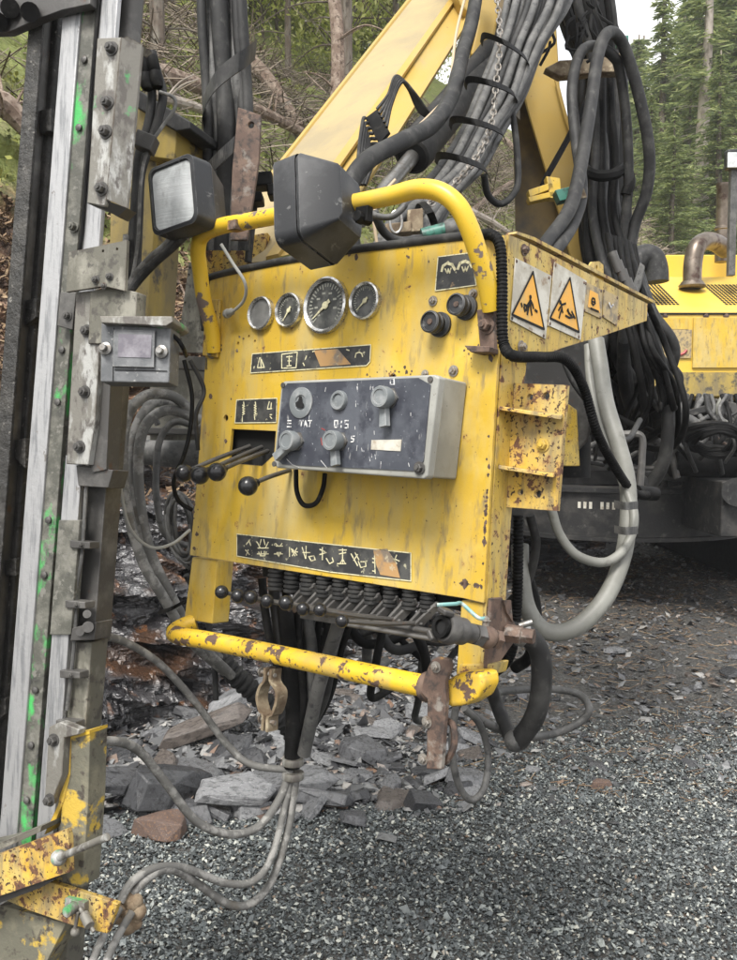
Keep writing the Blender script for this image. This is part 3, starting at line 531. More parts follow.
c = FP.at(193, 203, .13); t1 = lamp('work lamp with its glass facing the camera at the left end of the handrail', c, W(-.52, .0, -.85), W(-.13, 1, 0), .125, .142, .125)
A = FP.at(236, 226, .12); part('bracket', MB().box(A, u*.012, v*.009, n*.012), 'rusty', t1)
c = FP.at(322, 209, .14); t2 = lamp('work lamp turned away showing its black tapered back on the middle of the handrail', c, W(-.86, -.12, .42), W(.20, 1, .08), .14, .165, .12)
A = FP.at(364, 215, .125); part('bracket', MB().box(A, u*.014, v*.014, n*.008).cyl(A-v*.006-n*.015, A-v*.006+n*.02, .010), 'rubd', t2, bevel=.002)
# ================================================================ small display box
JP = Pl(P(136, 350, 1.5), W(1, .0, -.12), W(.03, 1, .05))
jb = thing('display_box', 'small grey weathered display box with sunshade bolted left of the console', 'display box', JP.at(136, 385))
part('case', MB().prism(JP.pts([(101, 322), (171, 322), (169, 383), (100, 382)]), -JP.n*.05), 'boxf', jb, bevel=.003)
part('sunshade', MB().prism(JP.pts([(99, 316), (172, 316), (173, 322), (166, 326), (101, 323)], .02), -JP.n*.085), 'plate', jb, bevel=.002)
part('window_frame', MB().prism(JP.pts([(115, 330), (156, 331), (155, 368), (114, 367)], .001), JP.n*.006), 'boxf', jb, bevel=.001)
part('display', MB().prism(JP.pts([(119, 334), (152, 335), (151, 358), (118, 357)], .0072), JP.n*.001), 'scr', jb)
part('door_panel', MB().strokes(JP, [[(115, 370), (167, 371)], [(114, 328), (113, 381)]], .0012, .001), 'void', jb)
for x, y in ((106, 349), (162, 352)):
    c = JP.at(x, y, .001); part('thumb_screw', MB().lathe(c, JP.n, [(.011, 0), (.011, .004), (.006, .006), (.006, .016), (.005, .017)], 16), 'bsteel', jb)
part('cable', MB().tube([JP.at(168, 332, -.02), JP.at(178, 340, -.02), JP.at(184, 350, -.05), P(186, 356, 1.75)], .004, 8), 'rubd', jb)
# ================================================================ drill mast
MP = Pl(P(60, 420, 1.7), W(1268, -30, -500), W(.0775, 1, 0))
mn = MP.n
mast = thing('drill_mast', 'tall steel drill feed mast with silver rail, green spray paint and a yellow foot', 'drill mast', G(-20, 1150))
def X(x, yref, y, s=-.0775): return x+s*(y-yref)
def mbar(nm, xl, xr, yref, y0, y1, off, th, m, bevel=.002, s=-.0775, holes=()):
    q = MP.pts([(X(xl, yref, y0, s), y0), (X(xr, yref, y0, s), y0), (X(xr, yref, y1, s), y1), (X(xl, yref, y1, s), y1)], off)
    return part(nm, MB().prism(q, -mn*th), m, mast, bevel=bevel)
mbar('back_web', 18, 62, 250, -90, 1150, -.10, .012, 'grime')
mbar('outer_flange', 11, 18, 250, -90, 1150, -.0, .11, 'dsteel')
mbar('outer_lip', 11, 25, 250, -90, 1150, .004, .008, 'grime')
mbar('gritty_strip', 24, 40, 250, -90, 1150, -.045, .03, 'grime', bevel=.006)
mbar('slide_rail', 44, 62, 250, -90, 1150, .006, .010, 'rail', bevel=.003)
mbar('green_web', 60, 77, 250, -90, 1150, .0, .02, 'web')
mbar('inner_web', 76, 82, 250, -90, 1150, -.012, .03, 'grime')
mbar('guide_rail', 83, 100, 230, -90, 300, .004, .012, 'rail', bevel=.002)
mbar('guide_rail', 83, 100, 230, 455, 530, .004, .012, 'rail', bevel=.002)
mbar('guide_rail', 81, 102, 230, 520, 635, .010, .02, 'web', bevel=.002)
mbar('guide_rail', 83, 100, 230, 630, 1150, .004, .012, 'rail', bevel=.002)
mbar('side_channel', 95, 118, 330, 300, 645, -.03, .05, 'dsteel')
mbar('side_channel', 65, 91, 650, 642, 1150, -.01, .05, 'olive', bevel=.003)
part('feed_tube', MB().tube([MP.at(137, -60, -.06), MP.at(127, 70, -.06)], .0225, 18), 'dsteel', mast)
def mpl(nm, pts, off, th, m, bolts=(), bevel=.002, holes=()):
    p_ = part(nm, MB().prism(MP.pts(pts, off), -mn*th, [circ(MP, x, y, r, off, 10) for x, y, r in holes]), m, mast, bevel=bevel)
    for x, y, r in bolts: c = MP.at(x, y, off+.0005); part('bolt', MB().bolt(c, mn, r*pxs(c), 1.1), 'dsteel', p_)
    return p_
cv = mpl('cover_plate', [(97, 38), (121, 37), (106, 199), (104, 206), (87, 203)], .06, .012, 'plate', [(112, 49, 5), (108, 103, 5), (106, 132, 5), (102, 189, 5)])
A, B_, C__, D = MP.at(121, 37, .06), MP.at(142, 46, .03), MP.at(127, 208, .03), MP.at(106, 199, .06)
part('cover_bend', MB().prism([A, B_, C__, D], -mn*.006), 'plate', cv)
part('cover_end', MB().prism([MP.at(120, 40, .05), MP.at(127, 36, .045), MP.at(143, 45, .025), MP.at(137, 50, .03)], -mn*.03), 'plate', cv)
part('cover_end', MB().prism([MP.at(87, 203, .058), MP.at(106, 200, .058), MP.at(127, 208, .03), MP.at(118, 217, .03), MP.at(108, 211, .04)], -mn*.03), 'dsteel', cv)
mpl('junction_plate', [(69, 252), (127, 240), (125, 291), (104, 286), (66, 292)], .05, .008, 'olive', [(96, 280, 3), (110, 277, 3), (104, 286, 2.4)], holes=[(103, 251, 1.4), (117, 249, 1.4)])
mpl('lower_cover', [(90, 292), (108, 286), (137, 292), (134, 343), (88, 344)], .035, .03, 'olive')
mpl('green_channel', [(76, 292), (97, 290), (99, 350), (95, 420), (88, 465), (66, 464)], .03, .02, 'plate', [(87, 331, 4.5), (85, 392, 4.5), (80, 447, 4.5)])
mpl('channel_side', [(97, 345), (112, 347), (106, 470), (92, 473), (90, 462), (95, 420)], .015, .04, 'dsteel')
mpl('edge_tab', [(60, 292), (76, 292), (72, 330), (57, 326)], .022, .01, 'dsteel', [(68, 316, 3.6)])
for x, y in ((74, 227),): c = MP.at(x, y, .002); part('bolt', MB().bolt(c, mn, 4*pxs(c), 1.1), 'web', mast)
# top cross plate
mpl('cross_plate', [(-40, -30), (92, -30), (90, 4), (62, 10), (40, 18), (8, 32), (-40, 34)], .03, .02, 'dsteel')
for i, (x, y) in enumerate(((10, 8), (30, 12), (-2, 22))): part('pipe_end', MB().cyl(MP.at(x, y, .03), MP.at(x, y, .05), .018, 14), 'rubd', mast)
mpl('clamp_block', [(76, 465), (113, 470), (108, 488), (78, 486)], .01, .05, 'dsteel')
mpl('clamp_block', [(72, 628), (96, 622), (94, 640), (70, 641)], .01, .05, 'dsteel')
for x, y, r in ((88, 627, 5.5), (80, 632, 4), (87, 614, 4)):
    part('pin_end', MB().cyl(MP.at(x, y, .01), MP.at(x, y, .03), r*.0019, 14), 'dsteel', mast)
# small fittings along the mast
rm = random.Random(4)
for y in (-10, 60, 128, 350, 402, 520, 575, 690, 745, 800, 860):
    x = X(70, 250, y); c = MP.at(x, y, .001); part('rivet', MB().lathe(c, mn, [(.007, 0), (.007, .004), (.003, .006)], 10), 'dsteel', mast)
for y in (110, 300, 440, 560, 700, 820): mpl('rub_block', [(X(29, 250, y), y), (X(40, 250, y), y-2), (X(40, 250, y), y+rm.randint(14, 30)), (X(29, 250, y), y+rm.randint(14, 30))], -.03, .03, 'grime')
for y in (540, 600, 670, 720): mpl('web_bracket', [(X(88, 250, y)+4, y), (X(112, 250, y), y+2), (X(112, 250, y), y+9), (X(88, 250, y)+4, y+8)], .016, .03, 'dsteel', [(X(104, 250, y), y+5, 2.2)])
m_ = MB(); part('grease_line', MB().tube([MP.at(X(80, 250, y)+rm.uniform(-1, 1), y, .008) for y in range(-40, 300, 30)], .0035, 8), 'rubd', mast)
part('grease_line', MB().tube([MP.at(X(104, 250, y)+rm.uniform(-2, 2), y, .0) for y in range(470, 740, 30)], .004, 8), 'rubg', mast)
# lower foot
ft = mpl('foot_plate', [(67, 737), (90, 731), (88, 800), (82, 888), (55, 890)], .045, .05, 'olivey')
part('yellow_edge', MB().prism(MP.pts([(66, 737), (71, 736), (70, 775), (64, 800), (52, 830), (44, 835), (58, 805), (64, 775)], .0465), -mn*.02), 'yel', ft)
part('yellow_edge', MB().prism(MP.pts([(66, 737), (90, 730.5), (90, 734), (67, 741)], .047), -mn*.05), 'yel', ft)
mpl('foot_clamp', [(49, 727), (60, 722), (80, 730), (78, 735), (64, 738), (62, 775), (50, 806), (44, 806)], .065, .02, 'plate', [(54, 740, 4.5), (50, 800, 4.5)])
ar = mpl('arm_plate', [(-40, 868), (67, 829), (69, 838), (70, 872), (0, 896), (-40, 910)], .10, .012, 'yelr', holes=[(15, 857, 2), (39, 850, 1.6), (15, 878, 2)])
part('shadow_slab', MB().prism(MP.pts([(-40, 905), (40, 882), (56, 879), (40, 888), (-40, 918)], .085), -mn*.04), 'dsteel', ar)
part('arm_lip', MB().prism(MP.pts([(-40, 852), (0, 843), (42, 826), (40, 832), (0, 850), (-40, 862)], .09), -mn*.06), 'olive', ar)
a0 = MP.at(62, 856, .105); part('handle_boss', MB().ball(a0+mn*.008, .014, mn), 'plate', ar); part('handle', MB().cyl(a0+mn*.012, MP.at(107, 837, .16), .0065, 14), 'plate', ar)
ar2 = mpl('lower_arm', [(2, 899), (50, 882), (118, 904), (107, 934), (70, 925), (30, 911)], .06, .012, 'yelr')
c = MP.at(78, 905, .062)
for i in range(9):
    q = c+V((random.uniform(-.022, .022), random.uniform(-.01, .01), random.uniform(-.02, .02)))
part('toggle_clamp', MB().box(c, MP.u*.022, MP.v*.012, mn*.01).cyl(c, c+mn*.03, .010, 12).cyl(MP.at(80, 908, .075), MP.at(94, 932, .08), .004, 8).cyl(MP.at(84, 914, .075), MP.at(90, 926, .085), .009, 12).cyl(MP.at(78, 912, .075), MP.at(75, 930, .075), .0035, 8).ball(MP.at(75, 932, .075), .008), 'plate', ar2, bevel=.001)
mpl('foot_column', [(0, 905), (66, 924), (40, 975), (20, 1060), (-60, 1060), (-60, 960)], .035, .07, 'olivey')
m_ = MB()
for i in range(16):
    q = P(118+random.uniform(-12, 22), 912+random.uniform(-13, 13), 1.68); m_.ball(q, random.uniform(.010, .020), V((random.random(), random.random(), 1)), 9)
solo('mud_clod', m_, 'clump', 'lump of dried brown mud caked on the hoses at the yellow lower arm', 'mud', ang=60)
# ================================================================ yellow housing behind the mast
hp_ = Pl(P(150, 200, 2.15), W(1, .0, -.35), W(.03, 1, 0))
ho = thing('feed_housing', 'dirty yellow steel housing with black lid behind the grey cover plate', 'housing', hp_.at(150, 345))
part('column', MB().prism(hp_.pts([(112, 90), (143, 100), (160, 128), (153, 240), (146, 345), (108, 345)]), -hp_.n*.12), 'yeld', ho, bevel=.003)
part('box', MB().prism(hp_.pts([(138, 98), (178, 122), (174, 160), (132, 154)], .04), -hp_.n*.16), 'yeld', ho, bevel=.003)
part('lid', MB().prism(hp_.pts([(136, 88), (190, 121), (190, 129), (176, 131), (134, 106)], .06), -hp_.n*.2), 'rub', ho, bevel=.004)
part('opening', MB().prism(hp_.pts([(150, 150), (176, 155), (172, 172), (152, 178)], -.05), -hp_.n*.1), 'void', ho)
part('lower_plate', MB().prism(hp_.pts([(150, 372), (208, 366), (206, 440), (150, 440)], -.2), -hp_.n*.01), 'olive', ho)
# ================================================================ boom
def beam(name, label, cat, A, B_, m, mtop, wall=None):
    pass
bo = thing('drill_boom', 'long straight faded yellow steel boom rising diagonally behind the handrail', 'boom', P(250, 330, 2.5))
a0 = [P(232, 238, 2.55), P(322, 250, 2.35), P(352, 300, 2.35), P(255, 330, 2.6)]       # top-left, edge, bottom corner, hidden
a1 = [P(432, -30, 3.6), P(471, -30, 3.4), P(500, -30, 3.4), P(470, -20, 3.75)]
# top face: px left edge (277,173)->(413,0); front edge (335,163)->(450,0); lower edge (392,136)->(478,0)
def lin(p, q, t): return (p[0]+(q[0]-p[0])*t, p[1]+(q[1]-p[1])*t)
t_ = [-.55, 1.25]
L1 = [lin((277, 173), (413, 0), t) for t in t_]; L2 = [lin((332, 168), (451, 0), t) for t in t_]; L3 = [lin((384, 160), (480, 5), t) for t in t_]
D0, D1 = 2.35, 3.7
q0 = [P(*L1[0], D0+.18), P(*L2[0], D0), P(*L3[0], D0)]; q1 = [P(*L1[1], D1+.14), P(*L2[1], D1), P(*L3[1], D1)]
q0.append(q0[0]+(q0[2]-q0[1])); q1.append(q1[0]+(q1[2]-q1[1]))
ctop = MB(); up0 = (q0[1]-q0[2]).normalized()*.006; up1 = (q1[1]-q1[2]).normalized()*.006
part('beam', MB().hexa(q0, q1), 'boom', bo, bevel=.006)
part('top_plate', MB().hexa([q0[0]+up0*.3, q0[1]+up0*.3, q0[1]+up0*1.5, q0[0]+up0*1.5], [q1[0]+up1*.3, q1[1]+up1*.3, q1[1]+up1*1.5, q1[0]+up1*1.5]), 'boomtop', bo, bevel=.001)
nf = ((q0[2]-q0[1]).cross(q1[1]-q0[1])).normalized()
if nf.dot(EYE-q0[1]) < 0: nf = -nf
def onside(a, b_, t0, t1, th, nm, m):   # strip along the side face between fractions a and b_
    z0, z1 = q0[1].lerp(q1[1], t0), q0[1].lerp(q1[1], t1); w0, w1 = q0[2].lerp(q1[2], t0), q0[2].lerp(q1[2], t1)
    Q = [z0.lerp(w0, a), z1.lerp(w1, a), z1.lerp(w1, b_), z0.lerp(w0, b_)]
    part(nm, MB().hexa([p+nf*.0005 for p in Q], [p+nf*th for p in Q]), m, bo, bevel=.001)
onside(.0, .20, 0, 1, .012, 'upper_flange', 'boom'); onside(.86, 1.0, 0, 1, .012, 'lower_flange', 'boom')
# left ridge
part('edge_ridge', MB().tube([q0[0]+up0*2, q1[0]+up1*2], .010, 8), 'boom', bo)
part('boom_head', MB().prism([P(445, -40, 3.3), P(478, -40, 3.3), P(500, 10, 3.3), P(490, 60, 3.3), P(470, 55, 3.3), P(478, 20, 3.3), P(460, 5, 3.3)], W(0, 0, 1)*.2), 'boom', bo, bevel=.01)
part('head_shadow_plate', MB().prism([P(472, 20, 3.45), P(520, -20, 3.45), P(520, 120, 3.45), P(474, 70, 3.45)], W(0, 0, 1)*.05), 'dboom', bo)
# yellow fitting down low (behind lamps)
lo = thing('boom_bracket', 'flaking yellow boom root plate with black clamps behind the left lamp', 'bracket', P(240, 300, 2.45))
part('plate', MB().prism([P(a, c, 2.4) for a, c in ((200, 235), (232, 238), (268, 232), (262, 262), (230, 280), (208, 290))], W(.1, 0, 1)*.04), 'yelr', lo, bevel=.004)
for a, c, s in ((262, 182, .03), (278, 192, .026), (255, 200, .022)): part('clamp', MB().box(P(a, c, 2.3), W(1, .1, 0)*s, W(-.1, 1, 0)*s*.6, W(0, 0, 1)*.03), 'rubd', lo, bevel=.005)
part('stay', MB().cyl(P(255, 195, 2.32), P(248, 262, 2.32), .010, 10), 'rub', lo)
# fuse-like connector manifold on the boom
mf = thing('hose_manifold', 'black rectangular hose manifold with thin hoses fixed on the boom side', 'manifold', P(375, 140, 2.55))
Q = [P(365, 118, 2.62), P(377, 109, 2.6), P(389, 132, 2.55), P(379, 144, 2.55)]
part('body', MB().prism(Q, W(.2, .2, 1)*.03), 'rubd', mf, bevel=.002)
for i in range(6):
    t = i/5; s0 = Q[0].lerp(Q[3], t)
    pt = [s0, s0+W(-.03, -.01, -.01), P(356-t*4+i*1.5, 150+t*5, 2.5), P(352+i*4, 175, 2.45)]
    part('hose', MB().tube([pt[0], P(363+i*1.6, 120+i*5, 2.58), P(360+i*2, 140+i*4, 2.52), P(357+i*3, 165, 2.48), P(350+i*3, 185, 2.45)], .0055, 8), 'rub', mf)
    pt = [Q[1].lerp(Q[2], t), P(388+i, 95+i*2, 2.6), P(396+i*1.5, 76+i*1.5, 2.6), P(408+i*1.4, 88+i, 2.62), P(420+i*2, 112, 2.66), P(440, 122+i, 2.7)]
    if i < 5: part('hose', MB().tube(pt, .005, 8), 'rub', mf)
# second boom
b2 = thing('knuckle_boom', 'upright faded yellow arm section with shadowed inner side behind the hose bundle', 'boom', P(580, 290, 3.7))
fr = [(523, 20), (556, 20), (560, 90), (572, 140), (587, 185), (597, 220), (600, 262), (572, 262), (563, 225), (546, 170), (531, 120), (521, 84)]
part('outer_plate', MB().prism([P(a, c, 3.6) for a, c in fr], W(.1, 0, 1)*.03), 'boom', b2, bevel=.004)
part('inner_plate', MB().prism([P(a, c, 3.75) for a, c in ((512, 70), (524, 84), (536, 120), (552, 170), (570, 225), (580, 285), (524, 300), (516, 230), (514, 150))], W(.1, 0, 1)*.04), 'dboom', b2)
part('side_rib', MB().tube([P(a, c, 3.58) for a, c in ((556, 80), (566, 118), (580, 158), (594, 205))], .008, 8), 'boom', b2)
part('pivot', MB().cyl(P(560, 275, 3.70), P(562, 275, 3.9), .10, 24), 'dboom', b2)
hb = thing('hose_bracket', 'weathered yellow crossbar bracket carrying hoses at the top of the upright arm', 'bracket', P(590, 75, 3.3))
part('crossbar', MB().prism([P(a, c, 3.35) for a, c in ((545, 68), (560, 60), (600, 58), (622, 52), (626, 72), (604, 72), (560, 76))], W(0, 0, 1)*.05), 'rustyel', hb, bevel=.004)
part('green_end', MB().box(P(622, 42, 3.3), W(1, .2, 0)*.02, W(0, 1, 0)*.014, W(0, 0, 1)*.02), 'green', hb, bevel=.004)
hc = thing('hose_clamp', 'small yellow and green two-bolt hose clamp below the bent hoses', 'clamp', P(560, 200, 2.9))
for pts, m in (([(528, 190), (552, 182), (554, 188), (530, 197)], 'yel'), ([(528, 197), (553, 191), (556, 196), (530, 202)], 'yel'), ([(546, 176), (560, 178), (562, 198), (550, 198)], 'yel')):
    part('arm', MB().prism([P(a, c, 2.9) for a, c in pts], W(0, 0, 1)*.04), m, hc, bevel=.002)
part('green_block', MB().prism([P(a, c, 2.82) for a, c in ((555, 190), (572, 186), (578, 196), (560, 201))], W(0, 0, 1)*.05), 'green', hc, bevel=.002)
part('end_cap', MB().prism([P(a, c, 2.8) for a, c in ((572, 186), (584, 188), (587, 197), (578, 200))], W(0, 0, 1)*.05), 'rustyel', hc, bevel=.002)
# cylinder
cy = thing('hydraulic_cylinder', 'thick black hydraulic cylinder under the diagonal boom', 'hydraulic cylinder', P(410, 190, 2.75))
ca, cb = P(412, 157, 2.75), P(520, 28, 3.7)
part('barrel', MB().lathe(ca, cb-ca, [(.045, 0), (.056, .004), (.060, .06), (.057, .07), (.057, (cb-ca).length)], 32), 'rub', cy)
part('gland', MB().lathe(ca-(cb-ca).normalized()*.002, cb-ca, [(.046, 0), (.046, .003)], 28), 'void', cy)
part('rod', MB().cyl(ca, ca-(cb-ca).normalized()*.45, .024, 20), 'bsteel', cy)
part('port_pipe', MB().tube([P(395, 150, 2.8), P(420, 128, 2.85), P(470, 70, 3.2), P(500, 30, 3.4)], .028, 14), 'rub', cy)
# ================================================================ hoses
def hose(pts, rpx, m, label, cat='hose', group=None, corr=0, name='hydraulic_hose', n_=12):
    Q = [P(*p) for p in pts]; dm = sum(p[2] for p in pts)/len(pts); r = rpx*dm/F0
    mb = MB().corr(Q, r, r*.65, n=n_) if corr else MB().tube(Q, r, n_, 8)
    return solo(name, mb, m, label, cat, group)
# mast hoses
hose([(143, 52, 1.95), (148, 75, 1.95), (152, 95, 1.95), (148, 125, 1.95), (139, 155, 1.95), (136, 190, 1.95), (133, 230, 1.95), (130, 285, 1.95)], 4.5, 'rub', 'black hose with a crimped end beside the mast cover plate, left of two')
hose([(152, 52, 1.95), (157, 72, 1.95), (163, 95, 1.95), (158, 120, 1.95), (148, 150, 1.95), (141, 175, 1.95), (139, 215, 1.95), (136, 285, 1.95)], 4.5, 'rub', 'black hose with a crimped end beside the mast cover plate, right of two')
hose([(160, 92, 1.92), (174, 98, 1.9), (174, 110, 1.9), (160, 130, 1.9), (148, 150, 1.9), (141, 180, 1.9), (138, 240, 1.9), (132, 280, 1.9)], 1.8, 'mud', 'thin grey cable looping beside the black crimped hoses', 'cable', name='cable')
for k, (x, y) in enumerate(((144, 66), (154, 64))):
    solo('hose_fitting', MB().lathe(P(x-2, y-8, 1.93), P(x+5, y+30, 1.93)-P(x-2, y-8, 1.93), [(.011, 0), (.013, .01), (.013, .03), (.011, .034), (.014, .038), (.014, .062), (.011, .07)], 12), 'rubd', ('left' if k == 0 else 'right')+' of two black crimped fittings beside the mast cover plate', 'hose fitting')
solo('hose_block', MB().box(P(146, 143, 1.9), W(1, -.4, 0)*.02, W(.4, 1, 0)*.016, W(0, 0, 1)*.02), 'dsteel', 'small dark clamp block gripping the black hoses beside the mast', 'clamp', bevel=.003)
for k, dx in enumerate((0, 7, 14)):
    hose([(128+dx*.3, 290, 1.9), (135+dx*.5, 275+dx*.2, 1.9), (150+dx*.5, 258+dx*.3, 1.88), (168+dx*.3, 242+dx*.5, 1.85), (180+dx*.4, 222+dx, 1.83)], 3.3, ('mud', 'rubg', 'rub')[k], 'grey hose rising from the mast to behind the left lamp', group='hoses rising behind the left lamp')
hose([(126, 235, 1.93), (124, 262, 1.93), (120, 300, 1.95)], 3, 'mud', 'short muddy hose in front of the mast junction plate')
# left hose column with strap
cxs = [(206, 9), (221, 11), (234, 10), (246, 8)]
for i, (x, r) in enumerate(((206, 5), (214, 5), (224, 9), (237, 6), (246, 6), (231, 5), (241, 5))):
    hose([(x-7+(r % 3), -40, 2.15+.03*(i % 2)), (x-4, 20, 2.15+.03*(i % 2)), (x, 80, 2.16), (x+2, 130, 2.16+.02*(i % 2)), (x+1, 185, 2.2), (x-2, 250, 2.25)], r, ('rub', 'rubg')[i % 2], 'upright grey hose in the strapped column behind the left lamp', group='hoses in the strapped column')
def band(pts, w, th, m, label, name='strap', cat='strap', group=None):  # ribbon following points, width along given vector
    mb = MB(); Q = cr([P(*p) for p in pts], 6)
    for a, b_ in zip(Q, Q[1:]): mb.hexa([a-w, b_-w, b_+w, a+w], [x+W(0, 0, -1)*th for x in (a-w, b_-w, b_+w, a+w)])
    return solo(name, mb, m, label, cat, group, ang=60)
band([(203, 125, 2.20), (204, 105, 2.10), (214, 84, 2.06), (230, 69, 2.05), (246, 58, 2.07), (256, 50, 2.14)], W(.1, 1, 0)*.024, .004, 'rub', 'wide black rubber strap wound diagonally round the hose column')
band([(208, 170, 2.12), (220, 158, 2.08), (234, 145, 2.06), (248, 128, 2.1)], W(.1, 1, 0)*.02, .004, 'rub', 'lower black strap end wound round the hose column above the lamp')
# rusty perforated plate
rp = [(238, 107), (261, 115), (259, 160), (247, 240), (230, 240), (232, 170)]
Q = [P(a, c, 2.02) for a, c in rp]; c_ = P(251, 125, 2.02); hl = [c_+W(math.cos(i*.63), math.sin(i*.63), 0)*.0075 for i in range(10)]
solo('steel_flat_bar', MB().prism(Q, W(.1, 0, 1)*.012, [hl]), 'rusty', 'upright rusty flat bar with one hole and flaking yellow paint beside the strapped hoses', 'steel bar', bevel=.002)
# grey hoses beside the panel
for k, pts in enumerate(([(192, 412, 2.15), (172, 396, 2.1), (145, 396, 2.05), (127, 418, 2.05), (123, 460, 2.05), (128, 510, 2.08), (142, 560, 2.1), (162, 595, 2.12), (190, 640, 2.2), (225, 672, 2.3)],
                         [(200, 420, 2.15), (170, 410, 2.12), (148, 422, 2.1), (139, 450, 2.1), (140, 500, 2.12), (150, 550, 2.14), (168, 590, 2.16), (197, 640, 2.22), (232, 676, 2.3)],
                         [(172, 402, 2.2), (150, 405, 2.15), (133, 440, 2.12), (133, 490, 2.12), (145, 545, 2.14), (166, 590, 2.18), (193, 632, 2.22), (228, 666, 2.32)])):
    hose(pts, 5.2, 'mud', 'thick muddy grey hose arching down left of the console', group='muddy hoses arching left of the console')
hose([(200, 428, 2.2), (175, 422, 2.18), (160, 440, 2.18), (156, 475, 2.18), (158, 510, 2.18), (166, 535, 2.2), (185, 545, 2.22), (200, 545, 2.3)], 3.4, 'rubg', 'thinner dark hose hanging in a bend left of the black levers')
hose([(158, 425, 2.2), (150, 408, 2.2), (133, 402, 2.2), (118, 412, 2.2), (118, 430, 2.2), (130, 442, 2.2), (145, 438, 2.2)], 3, 'rubg', 'small closed loop of grey hose under the display box')
hose([(113, 384, 1.75), (115, 430, 1.78), (121, 490, 1.8), (130, 528, 1.82), (150, 547, 1.85), (172, 544, 1.88), (190, 530, 1.92)], 1.7, 'rope', 'thin pale cable sagging from the display box to the console edge', 'cable', name='cable')
hose([(184, 360, 1.85), (192, 395, 1.86), (190, 430, 1.86), (184, 455, 1.86), (174, 480, 1.88), (178, 500, 1.9), (192, 510, 1.92)], 2.2, 'rubd', 'black cable dropping from the box arm past the lever knobs', 'cable', name='cable')
hose([(190, 360, 1.88), (204, 390, 1.9), (196, 415, 1.9), (198, 450, 1.92)], 2.2, 'rub', 'short twisted black cable under the box arm', 'cable', name='cable')
for k in range(5): hose([(140+k*9, 378+k*3, 2.45), (165+k*8, 392+k*4, 2.42), (200+k*4, 408+k*6, 2.45), (230, 425+k*5, 2.5)], 3.6, ('rubg', 'rub')[k % 2], 'grey hose running in behind the console top left', group='hoses entering behind the console')
solo('hydraulic_tube', MB().cyl(P(100, 446, 2.5), P(235, 458, 2.45), .042, 24), 'rubg', 'horizontal grey cylinder behind the arched muddy hoses', 'cylinder')
solo('support_ledge', MB().box(P(180, 432, 2.35), W(1, -.03, 0)*.09, W(0, 1, 0)*.008, W(0, 0, 1)*.04), 'dsteel', 'flat steel ledge above the horizontal grey cylinder', 'ledge', bevel=.002)
m_ = MB()
for i in range(9):
    a = random.uniform(9, 15); h = random.uniform(28, 38); x0 = 183+random.uniform(-4, 4); y0 = 528+random.uniform(-4, 4)
    m_.tube([P(x0+a*math.cos(t)+math.sin(t)*4, y0+h*math.sin(t), 2.05+.02*math.cos(2*t+i)) for t in [2*math.pi*j/12 for j in range(13)]], .0042, 7, 4)
solo('cable_coil', m_, 'rubg', 'tied coil of thin grey cable hanging left of the console edge', 'cable coil')
for a, c in ((172, 606), (180, 622)): band([(a-13, c+6, 2.14), (a-4, c+4, 2.04), (a+8, c-2, 2.05), (a+17, c-8, 2.15)], W(.3, .9, 0)*.006, .004, 'rubd', 'black tape wrap round the muddy hoses, '+('upper' if a == 172 else 'lower')+' of two', 'tape_wrap', 'tape')
hose([(205, 640, 2.3), (232, 672, 2.32), (258, 696, 2.34), (285, 722, 2.36), (300, 745, 2.36)], 11, 'rub', 'thick ribbed black hose sloping behind the lower bar', corr=1)
hose([(186, 575, 2.25), (205, 610, 2.3), (214, 660, 2.3), (216, 700, 2.3)], 3, 'rub', 'narrow dark hose hanging behind the left post')
# swooping hoses to mast foot
hose([(88, 640, 1.72), (100, 636, 1.74), (125, 642, 1.8), (160, 664, 1.88), (195, 702, 1.95), (225, 742, 2.0), (250, 764, 2.0), (288, 770, 2.0)], 3.8, 'mud', 'grey hose curving from the mast down to the strapped hoses, upper one', corr=0)
hose([(84, 748, 1.66), (110, 741, 1.68), (138, 750, 1.75), (165, 782, 1.8), (195, 820, 1.85), (228, 834, 1.9), (258, 827, 1.95), (280, 798, 1.98), (290, 770, 2.0)], 4.4, 'mud', 'muddy hose looping from the yellow foot plate up to the strapped hoses')
hose([(120, 902, 1.66), (132, 882, 1.68), (155, 868, 1.72), (185, 868, 1.78), (225, 883, 1.85), (255, 880, 1.9), (274, 850, 1.95), (291, 778, 2.0)], 3.9, 'mud', 'upper muddy hose looping from the mud clod to the strapped hoses')
hose([(128, 900, 1.68), (145, 880, 1.7), (170, 869, 1.75), (198, 884, 1.82), (228, 904, 1.88), (252, 903, 1.92), (272, 880, 1.95), (288, 830, 1.98), (296, 780, 2.0)], 4.2, 'mud', 'lower muddy hose looping from the mud clod to the strapped hoses')
hose([(120, 908, 1.66), (104, 935, 1.62), (88, 975, 1.58), (80, 1010, 1.56)], 4, 'mud', 'muddy hose leaving the mud clod downward, left one')
hose([(132, 912, 1.66), (116, 940, 1.62), (102, 975, 1.58), (96, 1010, 1.56)], 4, 'mud', 'muddy hose leaving the mud clod downward, right one')
